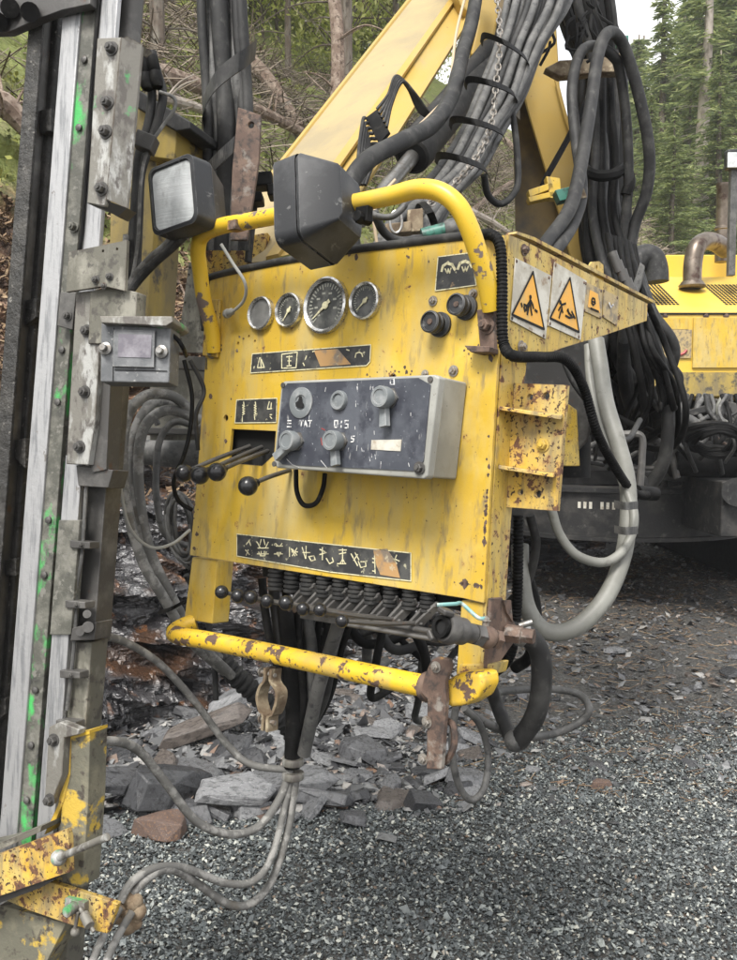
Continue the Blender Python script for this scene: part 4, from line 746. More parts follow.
# centre vertical hoses
hose([(284, 600, 1.95), (289, 650, 1.97), (293, 700, 2.0), (292, 768, 2.0)], 8, 'rubd', 'thick black hose hanging below the valve block to the strapped joint')
hose([(342, 612, 1.85), (332, 645, 1.88), (318, 690, 1.92), (304, 754, 1.98)], 7, 'rubg', 'smooth grey pipe slanting down in front of the black hose', name='grey_pipe', cat='pipe')
hose([(303, 600, 2.0), (312, 650, 2.0), (309, 700, 2.02), (304, 750, 2.03)], 5.5, 'rubg', 'grey hose hanging between the black hose and the slanting pipe')
for y in (764, 778): solo('hose_band', MB().lathe(P(293, y, 2.0), W(.02, 1, 0), [(.024, -.002), (.025, .0), (.025, .012), (.024, .014)], 20), 'plate', ('upper' if y == 764 else 'lower')+' steel band round the joint of the hanging hoses', 'hose band')
for i in range(9):
    x = 262+i*11; xe = 288+i*5; d = 1.98+.03*(i % 3)
    hose([(x, 578+i*1.6, d), (x+3, 610, d), (x*.6+xe*.4, 650, d), (xe, 700, d+.02), (291+i*1.2, 745, d+.03)], (4.2, 5.5, 3.6)[i % 3], ('rubd', 'rub', 'rubd')[i % 3], 'black hose running down from the lever bank to the strapped joint', group='hoses running down from the lever bank')
for i in range(6):
    x = 325+i*20+random.uniform(-4, 4); d = random.uniform(2.0, 2.35); y1 = random.uniform(655, 735); dx = random.uniform(-18, 25)
    hose([(x, 575+i*2, d), (x+dx*.3, 620+i, d), (x+dx, y1-20, d), (x+dx*1.4, y1+random.uniform(-10, 20), d+.1), (x+dx*1.2+18, y1+4, d+.25)], random.uniform(2.6, 5.5), ('rubd', 'rub', 'rubg', 'rubd')[i % 4], 'dark hose hanging in the tangle below the lever bank', group='hoses tangled below the lever bank')
for i in range(5):
    x = 350+i*22; yy = random.uniform(-14, 16); hose([(x-40+random.uniform(-20, 20), 610, 2.1+.04*i), (x+yy, 650+yy, 2.15), (x+40, 636+yy, 2.2), (x+60+yy, 600, 2.3)], random.uniform(2.5, 5), ('rub', 'rubd')[i % 2], 'dark hose sagging crosswise behind the lever bank', group='hoses sagging behind the lever bank')
hose([(456, 705, 1.68), (452, 745, 1.7), (457, 780, 1.72), (470, 800, 1.74), (484, 788, 1.76), (488, 755, 1.78), (480, 725, 1.76), (464, 708, 1.72)], 3.6, 'rubg', 'grey hose hanging in a narrow loop right of the bar clamp')
hose([(466, 710, 1.75), (490, 725, 1.8), (520, 736, 1.9), (552, 734, 1.98), (580, 722, 2.0), (589, 708, 2.0), (578, 694, 2.05), (550, 689, 2.05), (515, 690, 2.0), (486, 694, 1.95)], 4, 'rubg', 'grey hose lying out in a wide oval loop right of the bar end')
hose([(512, 632, 1.66), (528, 636, 1.66), (540, 655, 1.68), (541, 690, 1.7), (534, 718, 1.72), (518, 742, 1.75)], 10.5, 'rub', 'thick black air hose bending down from the claw coupling')
hose([(484, 668, 1.8), (497, 705, 1.85), (512, 742, 1.78)], 7, 'rub', 'short thick hose meeting the air hose below the bar end')
solo('hose_tee', MB().ball(P(515, 741, 1.75), .022, W(.3, 1, 0)), 'rubg', 'dusty rubber joint where the two thick hoses meet', 'hose joint')
solo('hose_band', MB().lathe(P(522, 634, 1.655), W(1, -.4, .2), [(.023, -.006), (.024, -.005), (.024, .005), (.023, .006)], 20).cyl(P(519, 626, 1.62), P(532, 622, 1.62), .006, 10), 'bsteel', 'bright steel hose clamp on the thick air hose by the hex union', 'hose clamp')
hose([(518, 515, 1.7), (518, 560, 1.7), (516, 620, 1.72), (510, 655, 1.74), (495, 672, 1.78), (478, 678, 1.82)], 5.5, 'rubd', 'black ribbed hose hanging straight down from the mounting bracket', corr=1)
hose([(530, 515, 1.8), (536, 545, 1.82), (528, 580, 1.85), (512, 600, 1.9), (500, 612, 1.95)], 4.5, 'rub', 'dark hose curving in behind the mounting bracket')
hose([(512, 560, 1.9), (530, 585, 1.88), (536, 620, 1.86), (530, 655, 1.86), (515, 668, 1.9)], 6, 'rubd', 'black hose bowing out behind the claw coupling')
hose([(596, 340, 2.0), (600, 365, 1.98), (606, 403, 1.95), (617, 440, 1.92), (627, 480, 1.9), (628, 520, 1.88), (622, 560, 1.86), (604, 600, 1.82), (575, 628, 1.8), (546, 631, 1.8), (528, 610, 1.82), (521, 575, 1.84), (520, 545, 1.86)], 8.6, 'lgt', 'thick pale grey hose hanging in a deep loop right of the console')
hose([(588, 345, 2.05), (591, 385, 2.02), (603, 430, 1.96), (622, 480, 1.9), (634, 515, 1.86), (627, 545, 1.84), (606, 562, 1.82), (578, 556, 1.8), (560, 535, 1.8), (551, 508, 1.8)], 4.6, 'lgt', 'thinner pale grey hose in a shallower loop ending at the mounting bracket')
for y in (506, 531): band([(614, y-2, 1.84), (625, y, 1.80), (637, y-1, 1.82)], W(.0, 1, 0)*.008, .006, 'rubg', ('upper' if y == 506 else 'lower')+' grey clip holding the two pale hoses together', 'hose_clip', 'clip')
# conduit end
solo('conduit_end', MB().cyl(P(636, 492, 2.06), P(655, 494, 2.1), .017, 14), 'rubd', 'black plug on the end of the corrugated conduit', 'conduit plug')
# hose over the boom to bracket
hose([(352, 250, 2.15), (347, 215, 2.15), (350, 185, 2.18), (368, 160, 2.22), (400, 142, 2.32), (432, 125, 2.45), (452, 95, 2.6), (462, 55, 2.8), (472, 20, 3.0), (480, -30, 3.2)], 8.3, 'rub', 'thick black hose curving up in front of the boom and cylinder')
hose([(372, 165, 2.3), (395, 148, 2.35), (425, 120, 2.5), (440, 105, 2.6)], 1.8, 'cream', 'thin cream cord lying along the thick black hose', 'cord', name='cord')
hose([(450, 110, 2.55), (453, 60, 2.75), (458, 25, 2.9), (470, -20, 3.05)], 1.5, 'cream', 'pale string running up beside the thick black hose', 'cord', name='cord')
hose([(377, 245, 2.1), (374, 215, 2.1), (382, 195, 2.15), (395, 180, 2.2)], 1.6, 'cream', 'tan string hanging beside the black lamp', 'cord', name='cord')
hose([(362, 200, 1.75), (372, 214, 1.75), (390, 217, 1.75), (403, 208, 1.75), (406, 200, 1.75)], 3.3, 'rubg', 'short grey cable looping under the handrail beside the lamp', 'cable', name='cable')
hose([(374, 212, 1.85), (384, 232, 1.88), (400, 241, 1.9), (425, 238, 1.95)], 4.5, 'rub', 'short dark hose sagging behind the rubber trim')
# valve bits on top
vt = thing('chain_shackle', 'weathered metal shackle block with ring behind the top edge of the console', 'shackle', P(415, 240, 2.0))
part('block', MB().box(P(398, 230, 2.0), W(1, .1, 0)*.03, W(0, 1, 0)*.012, W(0, 0, 1)*.02).box(P(415, 222, 2.0), W(1, .1, 0)*.018, W(0, 1, 0)*.026, W(0, 0, 1)*.014), 'rustyel', vt, bevel=.003)
part('ring', MB().tube([P(396+6*math.cos(t), 222+11*math.sin(t), 1.96) for t in [j*.524 for j in range(13)]], .003, 8), 'bsteel', vt)
part('green_valve', MB().cyl(P(422, 236, 1.95), P(445, 230, 1.95), .017, 16), 'green', vt); part('grey_end', MB().ball(P(452, 229, 1.95), .024, W(1, 0, 0)), 'rubg', vt)
# big bundle A
rb = random.Random(11)
N_A = 15
for i in range(N_A):
    f = i/(N_A-1); zz_ = .05*math.sin(i*2.4); top = 508+f*62; r = 4.4
    pts = [(top+8, -60, 3.15+zz_), (top-2, 0, 3.0+zz_), (498+f*46, 45, 2.9+zz_), (480+f*42, 95, 2.78+zz_), (463+f*38, 130, 2.68+zz_), (444+f*36, 165, 2.55+zz_), (418+f*36, 195, 2.42+zz_), (392+f*44, 222+f*8, 2.3+zz_), (372+f*46, 250+f*12, 2.2+zz_)]
    pts = [(a+rb.uniform(-2, 2), c+rb.uniform(-2, 2), d) for a, c, d in pts]
    hose(pts, r, ('rubg', 'rub', 'rubg', 'rubg')[i % 4], 'grey hose in the big strapped bundle sweeping down behind the handrail', group='hoses in the big strapped bundle')
for k, (x0, y0, x1, y1, d) in enumerate(((488, 38, 524, 60, 2.76), (472, 82, 512, 96, 2.66), (457, 122, 500, 135, 2.56), (443, 158, 484, 172, 2.44), (424, 205, 436, 232, 2.2))):
    w = W(-.4, .9, 0)*.010 if k < 4 else W(.9, .3, 0)*.009
    band([(x0-7, y0+6, d+.12), (x0-3, y0-2, d-.06), ((x0+x1)/2, (y0+y1)/2-5, d-.13), (x1, y1-3, d-.04), (x1+6, y1+8, d+.14)], w, .006, 'rubd', 'black strap on the big hose bundle, number %s from the top' % ('one', 'two', 'three', 'four', 'five')[k])
hose([(510, 100, 2.75), (516, 140, 2.75), (518, 180, 2.75), (512, 196, 2.72), (500, 204, 2.7), (488, 195, 2.66), (484, 175, 2.62)], 3.4, 'rub', 'black hose loop hanging off the right side of the big bundle')
# chain
ch = MB(); cpts = cr([P(*p) for p in ((492, -40, 2.85), (497, 0, 2.78), (500, 40, 2.68), (496, 85, 2.6), (491, 125, 2.5), (476, 158, 2.4), (452, 186, 2.3), (428, 206, 2.22), (410, 222, 2.1))], 30)
acc = 0; step = .021; lastp = cpts[0]; k = 0
for a, b_ in zip(cpts, cpts[1:]):
    acc += (b_-a).length
    if acc >= step:
        acc = 0; t = (b_-lastp).normalized(); c = lastp.lerp(b_, .5); s1 = t.cross(W(0, 0, 1)).normalized() if k % 2 else t.cross(t.cross(W(0, 0, 1))).normalized(); lastp = b_
        ch.tube([c+t*.0155*math.cos(q)+s1*.0080*math.sin(q) for q in [j*math.pi/4 for j in range(9)]], .0026, 6, 2); k += 1
solo('steel_chain', ch, 'zinc', 'steel link chain hanging down over the big hose bundle', 'chain')
# thin dark line under boom
hose([(400, 145, 2.9), (440, 105, 3.1), (470, 70, 3.3)], 2.5, 'rubd', 'thin black line running beside the hydraulic cylinder', 'cable', name='cable')
hose([(585, 60, 3.4), (588, 90, 3.4), (572, 130, 3.4), (556, 160, 3.35), (545, 180, 3.3), (538, 200, 3.3)], 3, 'rubd', 'thin dark hose crossing in front of the upright yellow arm')
# pair of bent hoses
hose([(533, 262, 2.5), (548, 240, 2.6), (568, 212, 2.7), (578, 180, 2.78), (590, 110, 2.95), (597, 60, 3.05), (605, 36, 3.1), (615, 34, 3.15), (626, 52, 3.2), (640, 100, 3.25), (649, 150, 3.3), (647, 190, 3.35), (634, 228, 3.4), (628, 270, 3.4)], 6.3, 'rub', 'thick black hose bent over the crossbar bracket, front one')
hose([(545, 262, 2.55), (560, 245, 2.62), (574, 222, 2.75), (582, 190, 2.85), (576, 140, 2.95), (572, 90, 3.0), (580, 54, 3.08), (595, 46, 3.15), (612, 55, 3.2), (620, 72, 3.25), (627, 130, 3.3), (628, 190, 3.35), (622, 240, 3.4)], 5.5, 'rub', 'thick black hose bent over the crossbar bracket, rear one')
# dark bundle B
for i in range(24):
    f = rb.random() if i > 7 else i/7; dz = rb.uniform(0, .35); x0 = 555+f*52
    pts = [(x0-5, -60, 3.35+dz), (x0+rb.uniform(-4, 4)+8, 10, 3.4+dz), (584+f*30, 60, 3.45+dz), (583+f*36, 110, 3.45+dz), (588+f*30, 160, 3.45+dz), (584+f*34, 210, 3.4+dz), (590+f*44, 260, 3.3+dz), (604+f*48+rb.uniform(-5, 5), 310, 3.2+dz), (610+f*56+rb.uniform(-14, 14), 360+rb.uniform(-10, 10), 3.2+dz), (612+f*50+rb.uniform(-22, 22), 400+rb.uniform(-20, 30), 3.4+dz), (620+f*40+rb.uniform(-22, 22), 440, 3.9+dz)]
    hose([(a+rb.uniform(-3, 3), c, d_) for a, c, d_ in pts], rb.choice((2.6, 3.6, 4.8, 5.6)), ('rubd', 'rubd', 'rubd', 'rub')[i % 4], 'black hose in the hanging bundle right of the upright arm', group='hoses in the black hanging bundle')
solo('bundle_tie', MB().tube([P(a, c, d) for a, c, d in ((584, 168, 3.6), (588, 172, 3.35), (600, 176, 3.3), (615, 174, 3.3), (624, 168, 3.4), (630, 180, 3.35), (626, 195, 3.35))], .022, 8), 'rubd', 'black tie cinching the hanging bundle at mid height', 'tie')
solo('dark_core_sleeve', MB().tube([P(572, -60, 3.62), P(584, 10, 3.66), P(600, 60, 3.7), P(604, 120, 3.7), P(606, 180, 3.68), P(612, 240, 3.6), P(625, 290, 3.5)], lambda t: .115-.03*t, 14), 'void', 'thick black sleeve tube added to darken the core of the hanging bundle', 'rubber sleeve')  # near-black tube added so the bundle reads dark between its hoses
m_ = MB()
for i in range(26):
    x, y = 545+rb.uniform(0, 55), rb.uniform(-10, 62)-10; m_.tube([P(x, y, 3.3), P(x+rb.uniform(-8, 8), y+rb.uniform(6, 14), 3.28), P(x+rb.uniform(-14, 14), y+rb.uniform(14, 26), 3.3)], .006, 5, 3)
solo('torn_sleeve', m_, 'void', 'tattered black fabric sleeve around the top of the hanging bundle', 'fabric sleeve')
for i in range(9):   # tubes fanning with steel ferrules under the wing
    f = i/8; x = 608+f*26; e = rb.uniform(-14, 14)
    hose([(x, 235+f*10, 3.15), (x+10+e*.3, 290, 3.0+rb.uniform(-.1, .1)), (x+24+e, 345, 2.95+rb.uniform(-.1, .1)), (x+34+f*14+e, 395+e, 2.95), (x+24+rb.uniform(-16, 26), 428+rb.uniform(-30, 25), 3.1), (x+rb.uniform(-20, 20), 440+rb.uniform(-40, 30), 3.3)], rb.uniform(2, 3.6), 'rubd', 'black hose fanning out below the pointed side wing', group='hoses fanning below the side wing')
mp_ = thing('hose_plate', 'grey bolted plate gathering the black hose ends behind the pointed side wing', 'plate', P(648, 300, 2.95))
part('plate', MB().prism([P(a, c, 2.9) for a, c in ((628, 300), (640, 262), (645, 266), (641, 286), (634, 304))], W(.3, 0, 1)*.03), 'rubg', mp_, bevel=.003)
for i in range(6): a_ = P(612+i*5, 252+i*9, 2.88); part('ferrule', MB().cyl(a_, a_+W(.35, -1, 0).normalized()*.07, .015, 10), 'dsteel', mp_)
hose([(560, 352, 2.4), (575, 385, 2.4), (600, 415, 2.45), (625, 440, 2.5), (640, 420, 2.6)], 3, 'rub', 'black hose sagging under the side wing toward the carrier', )
hose([(650, 330, 3.0), (662, 375, 3.0), (668, 420, 3.0), (664, 460, 3.05), (650, 485, 3.1), (640, 480, 3.1)], 6.5, 'rub', 'thick black hose hanging in front of the turntable')
solo('pipe_frame', MB().tube([P(a, c, 2.9) for a, c in ((622, 434, 0), (640, 436, 0), (642, 455, 0), (640, 480, 0))] if False else [P(622, 434, 2.9), P(641, 436, 2.9), (P(642, 458, 2.9)), P(640, 486, 2.9)], .012, 8), 'dsteel', 'bent rusty steel pipe above the turntable', 'pipe')
# dark mass behind the console : swing post of the boom
ps = thing('swing_post', 'dark greasy steel swing post carrying the booms behind the console', 'swing post', P(560, 500, 4.2))
part('column', MB().lathe(P(556, 478, 4.2), W(0, 1, 0), [(.16, 0), (.16, .2), (.20, .22), (.20, .7), (.24, .75), (.24, .9)], 28), 'rubd', ps)
part('side_cheek', MB().prism([P(a, c, 3.9) for a, c in ((528, 300), (600, 290), (606, 340), (590, 440), (560, 470), (530, 460), (520, 420))], W(0, 0, 1)*.3), 'dsteel', ps, bevel=.02)
part('yellow_plate', MB().prism([P(a, c, 3.8) for a, c in ((563, 400), (577, 410), (580, 466), (560, 466))], W(0, 0, 1)*.08), 'yelw', ps, bevel=.004)
# ================================================================ carrier
D = 7.0
cxp = P(650, 515, D); cx_, cy_ = cxp.x, cxp.y+1.1
def zat(py, d): return P(368, py, d).z
ca_ = thing('rig_carrier', 'yellow tracked rig carrier with engine hood, exhaust and dark round turntable', 'drilling rig', V((cx_, cy_, .55)))
zt, zb = zat(488, D), zat(541, D)
part('turntable', MB().lathe(V((cx_, cy_, zb)), V((0, 0, 1)), [(1.12, 0), (1.20, .0), (1.20, .03), (1.16, .035), (1.16, zt-zb-.04), (1.20, zt-zb-.035), (1.20, zt-zb), (.9, zt-zb), (.9, zt-zb-.02)], 72), 'soot', ca_)
tx = MB(); rrr = random.Random(5)
for i in range(9):
    a = math.radians(-118+i*2.2); c = V((cx_+1.163*math.cos(a), cy_+1.163*math.sin(a), zt-.14)); t = V((-math.sin(a), math.cos(a), 0)); o_ = V((math.cos(a), math.sin(a), 0))*.002
    if i in (3,): continue
    tx.box(c+o_, t*.012, V((0, 0, .03*rrr.uniform(.6, 1))), o_*.3)
part('worn_lettering', tx, 'signw', ca_)
# counter block
c = P(728, 508, 6.3); part('side_block', MB().box(c+V((.33, .3, 0)), V((.42, 0, 0)), V((0, .4, 0)), V((0, 0, .2))), 'soot', ca_, bevel=.015)
part('pin', MB().cyl(P(737, 492, 6.1), P(737, 492, 6.4), .10, 24), 'rub', ca_)
# deck and chassis
part('deck', MB().box(V((cx_+1.1, cy_+.9, zt+.06)), V((1.7, 0, 0)), V((0, 1.5, 0)), V((0, 0, .05))), 'soot', ca_, bevel=.01)
part('chassis', MB().box(V((cx_+.9, cy_+1.4, zt+.5)), V((2.0, 0, 0)), V((0, .9, 0)), V((0, 0, .55))), 'void', ca_)
part('swing_base', MB().lathe(V((cx_-.35, cy_-.1, zt)), V((0, 0, 1)), [(.62, 0), (.62, .12), (.45, .16), (.42, .7), (.5, .75), (.5, .9)], 36), 'rubd', ca_)
part('yellow_post', MB().box(V((cx_-1.0, cy_+.2, zt+.42)), V((.13, 0, 0)), V((0, .1, 0)), V((0, 0, .38))), 'yelw', ca_, bevel=.01)
a, b_ = P(672, 458, 6.6), P(800, 462, 6.6); part('tank', MB().cyl(a, b_, .14, 28), 'rubd', ca_)
# hood : front plane at 7.4
Dh = 7.5
hx0 = P(648, 350, Dh).x; z0, z1, z2 = zat(397, Dh), zat(312, Dh), zat(277, Dh+.9)
y0 = P(700, 350, Dh).y; x1 = hx0+2.6
hood = part('hood', MB().prism([V((hx0, y0, z0)), V((hx0, y0, z1)), V((hx0, y0+.95, z2)), V((hx0, y0+2.2, z2)), V((hx0, y0+2.2, z0))], V((2.6, 0, 0))), 'hood', ca_, bevel=.02)
wx = lambda px, d=Dh: P(px, 350, d).x
part('panel_seam', MB().box(V((wx(690)+1, y0-.004, zat(314, Dh))), V((1.3, 0, 0)), V((0, .006, 0)), V((0, 0, .008))), 'void', hood)
part('door', MB().box(V((wx(692)+.9, y0-.012, (zat(318, Dh)+zat(368, Dh))/2)), V((.9, 0, 0)), V((0, .01, 0)), V((0, 0, (zat(318, Dh)-zat(368, Dh))/2))), 'yel', hood, bevel=.004)
part('door', MB().box(V((wx(673), y0-.010, (zat(318, Dh)+zat(330, Dh))/2)), V((.12, 0, 0)), V((0, .008, 0)), V((0, 0, .05))), 'yel', hood, bevel=.004)
part('lower_skirt', MB().box(V((hx0+1.3, y0-.006, zat(384, Dh))), V((1.29, 0, 0)), V((0, .006, 0)), V((0, 0, .10))), 'yeld', hood)
dc = part('warning_sticker', MB().box(V((wx(676), y0-.014, zat(344, Dh))), V((.125, 0, 0)), V((0, .003, 0)), V((0, 0, .12))), 'signd', hood)
part('red_arc', MB().tube([V((wx(676)+.09*math.cos(t), y0-.02, zat(346, Dh)+.07*math.sin(t)-.01)) for t in (3.4, 3.9, 4.4, 4.9, 5.4, 5.9)], .013, 6), 'red', dc)
# grilles on the sloped top : dark slots
sl = V((0, .95, z2-z1)).normalized(); nn_ = V((0, -sl.z, sl.y))
for gx0, gx1 in ((642, 668), (712, 760)):
    g_ = MB()
    for i in range(12):
        for j in range(int((gx1-gx0)/3.6)):
            t = .10+i*.062; c = V((wx(gx0, Dh+.4)+.03+j*.034+ .0, y0, z1))+sl*(.2+i*.052)+nn_*.0025
            g_.box(c, V((.010, 0, 0)), sl*.017, nn_*.002)
    part('grille_slots', g_, 'void', hood)
part('rear_box', MB().box(V((wx(692, Dh+1.6), y0+1.75, zat(268, Dh+1.3))), V((.38, 0, 0)), V((0, .4, 0)), V((0, 0, .13))), 'hood', ca_, bevel=.015)
for x in (664, 705, 725): part('bolt', MB().bolt(V((wx(x), y0-.002, zat(316, Dh))), V((0, -1, 0)), .018), 'rusty', hood)
# exhaust
Q = [P(692, 284, 8.0), P(693, 262, 8.0), P(697, 247, 8.02), P(706, 241, 8.1), P(716, 243, 8.2), P(726, 250, 8.3)]
part('exhaust_elbow', MB().tube(Q, .082, 20), 'pipe', ca_); part('exhaust_flange', MB().lathe(P(692, 288, 8.0), V((0, 0, 1)), [(.11, 0), (.12, .02), (.09, .06)], 24), 'pipe', ca_)
part('exhaust_stack', MB().lathe(P(722, 262, 8.5), V((0, 0, 1)), [(.07, 0), (.07, .3), (.078, .31), (.078, .33), (.066, .34), (.066, .7), (.072, .71), (.072, .74)], 20), 'pipe', ca_)
Q = [P(636, 262, 7.6), P(644, 256, 7.6), P(652, 258, 7.6), P(656, 268, 7.6), P(657, 282, 7.6)]
part('intake_elbow', MB().tube(Q, .10, 20), 'rub', ca_)
# post + lamp
pp = thing('lamp_post', 'slim grey mast post on the carrier carrying a small work light', 'lamp post', P(731, 275, 7.8))
part('pole', MB().box(P(732, 220, 7.8), V((.030, 0, 0)), V((0, .03, 0)), V((0, 0, .49))), 'rubg', pp, bevel=.004)
part('lamp_head', MB().box(P(735, 160, 7.75), V((.085, 0, 0)), V((0, .05, 0)), V((0, 0, .085))), 'lamp', pp, bevel=.02)
part('lens', MB().box(P(735, 160, 7.69), V((.066, 0, 0)), V((0, .006, 0)), V((0, 0, .066))), 'lens', pp, bevel=.01)
rk = random.Random(9)
for i in range(14):
    c = P(rk.uniform(610, 735), rk.uniform(402, 484), rk.uniform(6.6, 7.3)); part('fitting', MB().box(c, W(1, rk.uniform(-.3, .3), 0)*rk.uniform(.03, .14), W(0, 1, 0)*rk.uniform(.02, .08), W(0, 0, 1)*.08), ('soot', 'dsteel', 'soot')[i % 3], ca_, bevel=.008)
for i in range(8):
    a = P(rk.uniform(590, 730), rk.uniform(405, 480), 6.5); part('pipe', MB().tube([a, a+V((rk.uniform(-.25, .25), 0, rk.uniform(-.1, .1))), a+V((rk.uniform(-.3, .3), 0, rk.uniform(-.3, .3)))], rk.uniform(.012, .03), 8), ('dsteel', 'rusty', 'soot')[i % 3], ca_)
# foot track (out of frame right) that carries the machine
part('track', MB().prism([V((cx_+1.3, cy_+.2, .02)), V((cx_+1.3, cy_-.1, .35)), V((cx_+1.3, cy_+.1, .75)), V((cx_+1.3, cy_+3.4, .75)), V((cx_+1.3, cy_+3.6, .35)), V((cx_+1.3, cy_+3.3, .02))], V((.5, 0, 0))), 'rubd', ca_, bevel=.04)
part('track', MB().prism([V((cx_-.9, cy_+2.7, .02)), V((cx_-.9, cy_+2.4, .35)), V((cx_-.9, cy_+2.6, .75)), V((cx_-.9, cy_+5.9, .75)), V((cx_-.9, cy_+6.1, .35)), V((cx_-.9, cy_+5.8, .02))], V((.5, 0, 0))), 'rubd', ca_, bevel=.04)
# coil of hoses and metal loop on the deck
m_ = MB()
for i in range(5):
    ph = random.uniform(0, 6); m_.tube([P(717+random.uniform(-2, 2)+(22+i*3)*math.cos(t), 440+(8+i*2)*math.sin(t+.3*math.sin(ph))+random.uniform(-1.5, 1.5), 6.0+.2*math.sin(t)) for t in [j*.524+ph for j in range(13)]], random.uniform(.014, .026), 8, 4)
solo('hose_coil', m_, 'rubd', 'coil of black hoses lying on the carrier above the turntable', 'hose coil')
solo('tow_loop', MB().tube([P(a, c, 6.2) for a, c in ((675, 440), (678, 425), (686, 419), (696, 424), (704, 435), (698, 443), (685, 448), (676, 444), (675, 440))], .035, 10), 'rubg', 'light grey steel loop standing on the carrier deck', 'steel loop')
for i in range(44):
    x = random.uniform(600, 745); d = random.uniform(6.2, 7.2); hose([(x, 395, d), (x+random.uniform(-8, 8), 412, d-.1), (x+random.uniform(-20, 20), 430+random.uniform(-5, 15), d-.2), (x+random.uniform(-30, 30), 445+random.uniform(0, 30), d)], random.uniform(1.6, 3), ('rubd', 'rub', 'rubg')[i % 3], 'dark hose tangled under the yellow hood of the carrier', group='hoses tangled under the carrier hood')
hose([(723, 396, 6.4), (718, 408, 6.4), (722, 420, 6.4), (735, 425, 6.4), (748, 426, 6.4)], 2.6, 'lgt', 'pale hose hooking out under the yellow hood')
# ================================================================ ground, bank
M.update(
 ground=mat('dirt_and_fine_slate', (.045, .042, .038), [dict(c=(.065, .062, .056), s=3, lo=.42, hi=.62), dict(c=(.13, .13, .122), s=70, det=10, lo=.52, hi=.60), dict(c=(.02, .02, .02), s=30, lo=.55, hi=.64), dict(c=(.10, .055, .03), s=8, lo=.62, hi=.70, a=.6)], rough=.8, bump=.8, bscale=60, bump2=(.8, 14, .05)),
 gravel=mat('crushed_dark_gravel', (.1, .1, .1), rough=.55, bump=0, island=[(0, (.022, .026, .027)), (.30, (.045, .052, .052)), (.58, (.078, .090, .092)), (.80, (.15, .165, .165)), (.91, (.28, .30, .28)), (.975, (.46, .46, .40)), (1, (.13, .08, .05))]),
 slate=mat('slate_chips', (.1, .1, .1), [dict(c=(.04, .04, .042), s=20, lo=.5, hi=.65, a=.6)], rough=.42, bump=.2, bscale=80, island=[(0, (.028, .028, .032)), (.35, (.060, .061, .063)), (.6, (.115, .117, .119)), (.8, (.20, .202, .202)), (.92, (.30, .29, .27)), (1, (.17, .10, .065))]),
 litter=mat('brown_leaf_litter', (.1, .06, .03), rough=.8, bump=0, island=[(0, (.06, .035, .02)), (.5, (.14, .085, .045)), (.8, (.24, .16, .09)), (1, (.30, .23, .14))]),
 twig=mat('dead_twigs', (.1, .08, .06), rough=.85, bump=0, island=[(0, (.06, .045, .035)), (.5, (.15, .12, .09)), (1, (.34, .28, .22))]),
 bark=mat('spruce_bark', (.11, .085, .065), [dict(c=(.19, .17, .14), s=14, st=(1, 1, .25), lo=.45, hi=.62), dict(c=(.05, .04, .03), s=30, st=(1, 1, .3), lo=.55, hi=.64)], rough=.9, bump=.8, bscale=40),
 barkp=mat('pale_dead_bark', (.34, .30, .26), [dict(c=(.20, .17, .14), s=9, st=(1, 1, .3), lo=.45, hi=.62)], rough=.9, bump=.4, bscale=40),
 log=mat('fallen_log_bark', (.17, .12, .09), [dict(c=(.30, .24, .19), s=12, lo=.45, hi=.62), dict(c=(.08, .05, .035), s=30, lo=.52, hi=.62)], rough=.85, bump=.6, bscale=40),
 needle=mat('spruce_needles', (.05, .09, .03), rough=.6, bump=0, transl=.45, island=[(0, (.10, .14, .06)), (.5, (.21, .26, .10)), (.85, (.32, .36, .14)), (1, (.40, .42, .19))]),
 leaf=mat('light_green_leaves', (.15, .22, .04), rough=.5, bump=0, transl=.5, island=[(0, (.20, .25, .06)), (.45, (.42, .46, .12)), (.8, (.60, .62, .22)), (1, (.72, .70, .38))]),
 mossy=mat('moss_tufts', (.13, .16, .03), rough=.9, bump=0, transl=.2, island=[(0, (.08, .10, .025)), (.5, (.19, .21, .045)), (1, (.32, .32, .09))]),
)
for i, c in enumerate(((.048, .049, .052), (.085, .086, .090), (.135, .137, .141), (.20, .202, .206), (.10, .085, .075))):
    M['rock%d' % i] = mat('slate_rock', c, [dict(c=tuple(x*.5 for x in c), s=9, lo=.48, hi=.62), dict(c=tuple(min(.4, x*1.9) for x in c), s=24, lo=.58, hi=.68, a=.7)], rough=.27, bump=.5, bscale=60)
M['rrock'] = mat('rusty_brown_rock', (.10, .065, .05), [dict(c=(.09, .06, .05), s=9, lo=.48, hi=.6), dict(c=(.20, .11, .06), s=14, det=10, lo=.54, hi=.64), dict(c=(.25, .22, .20), s=30, lo=.60, hi=.68)], rough=.6, bump=.5, bscale=60)
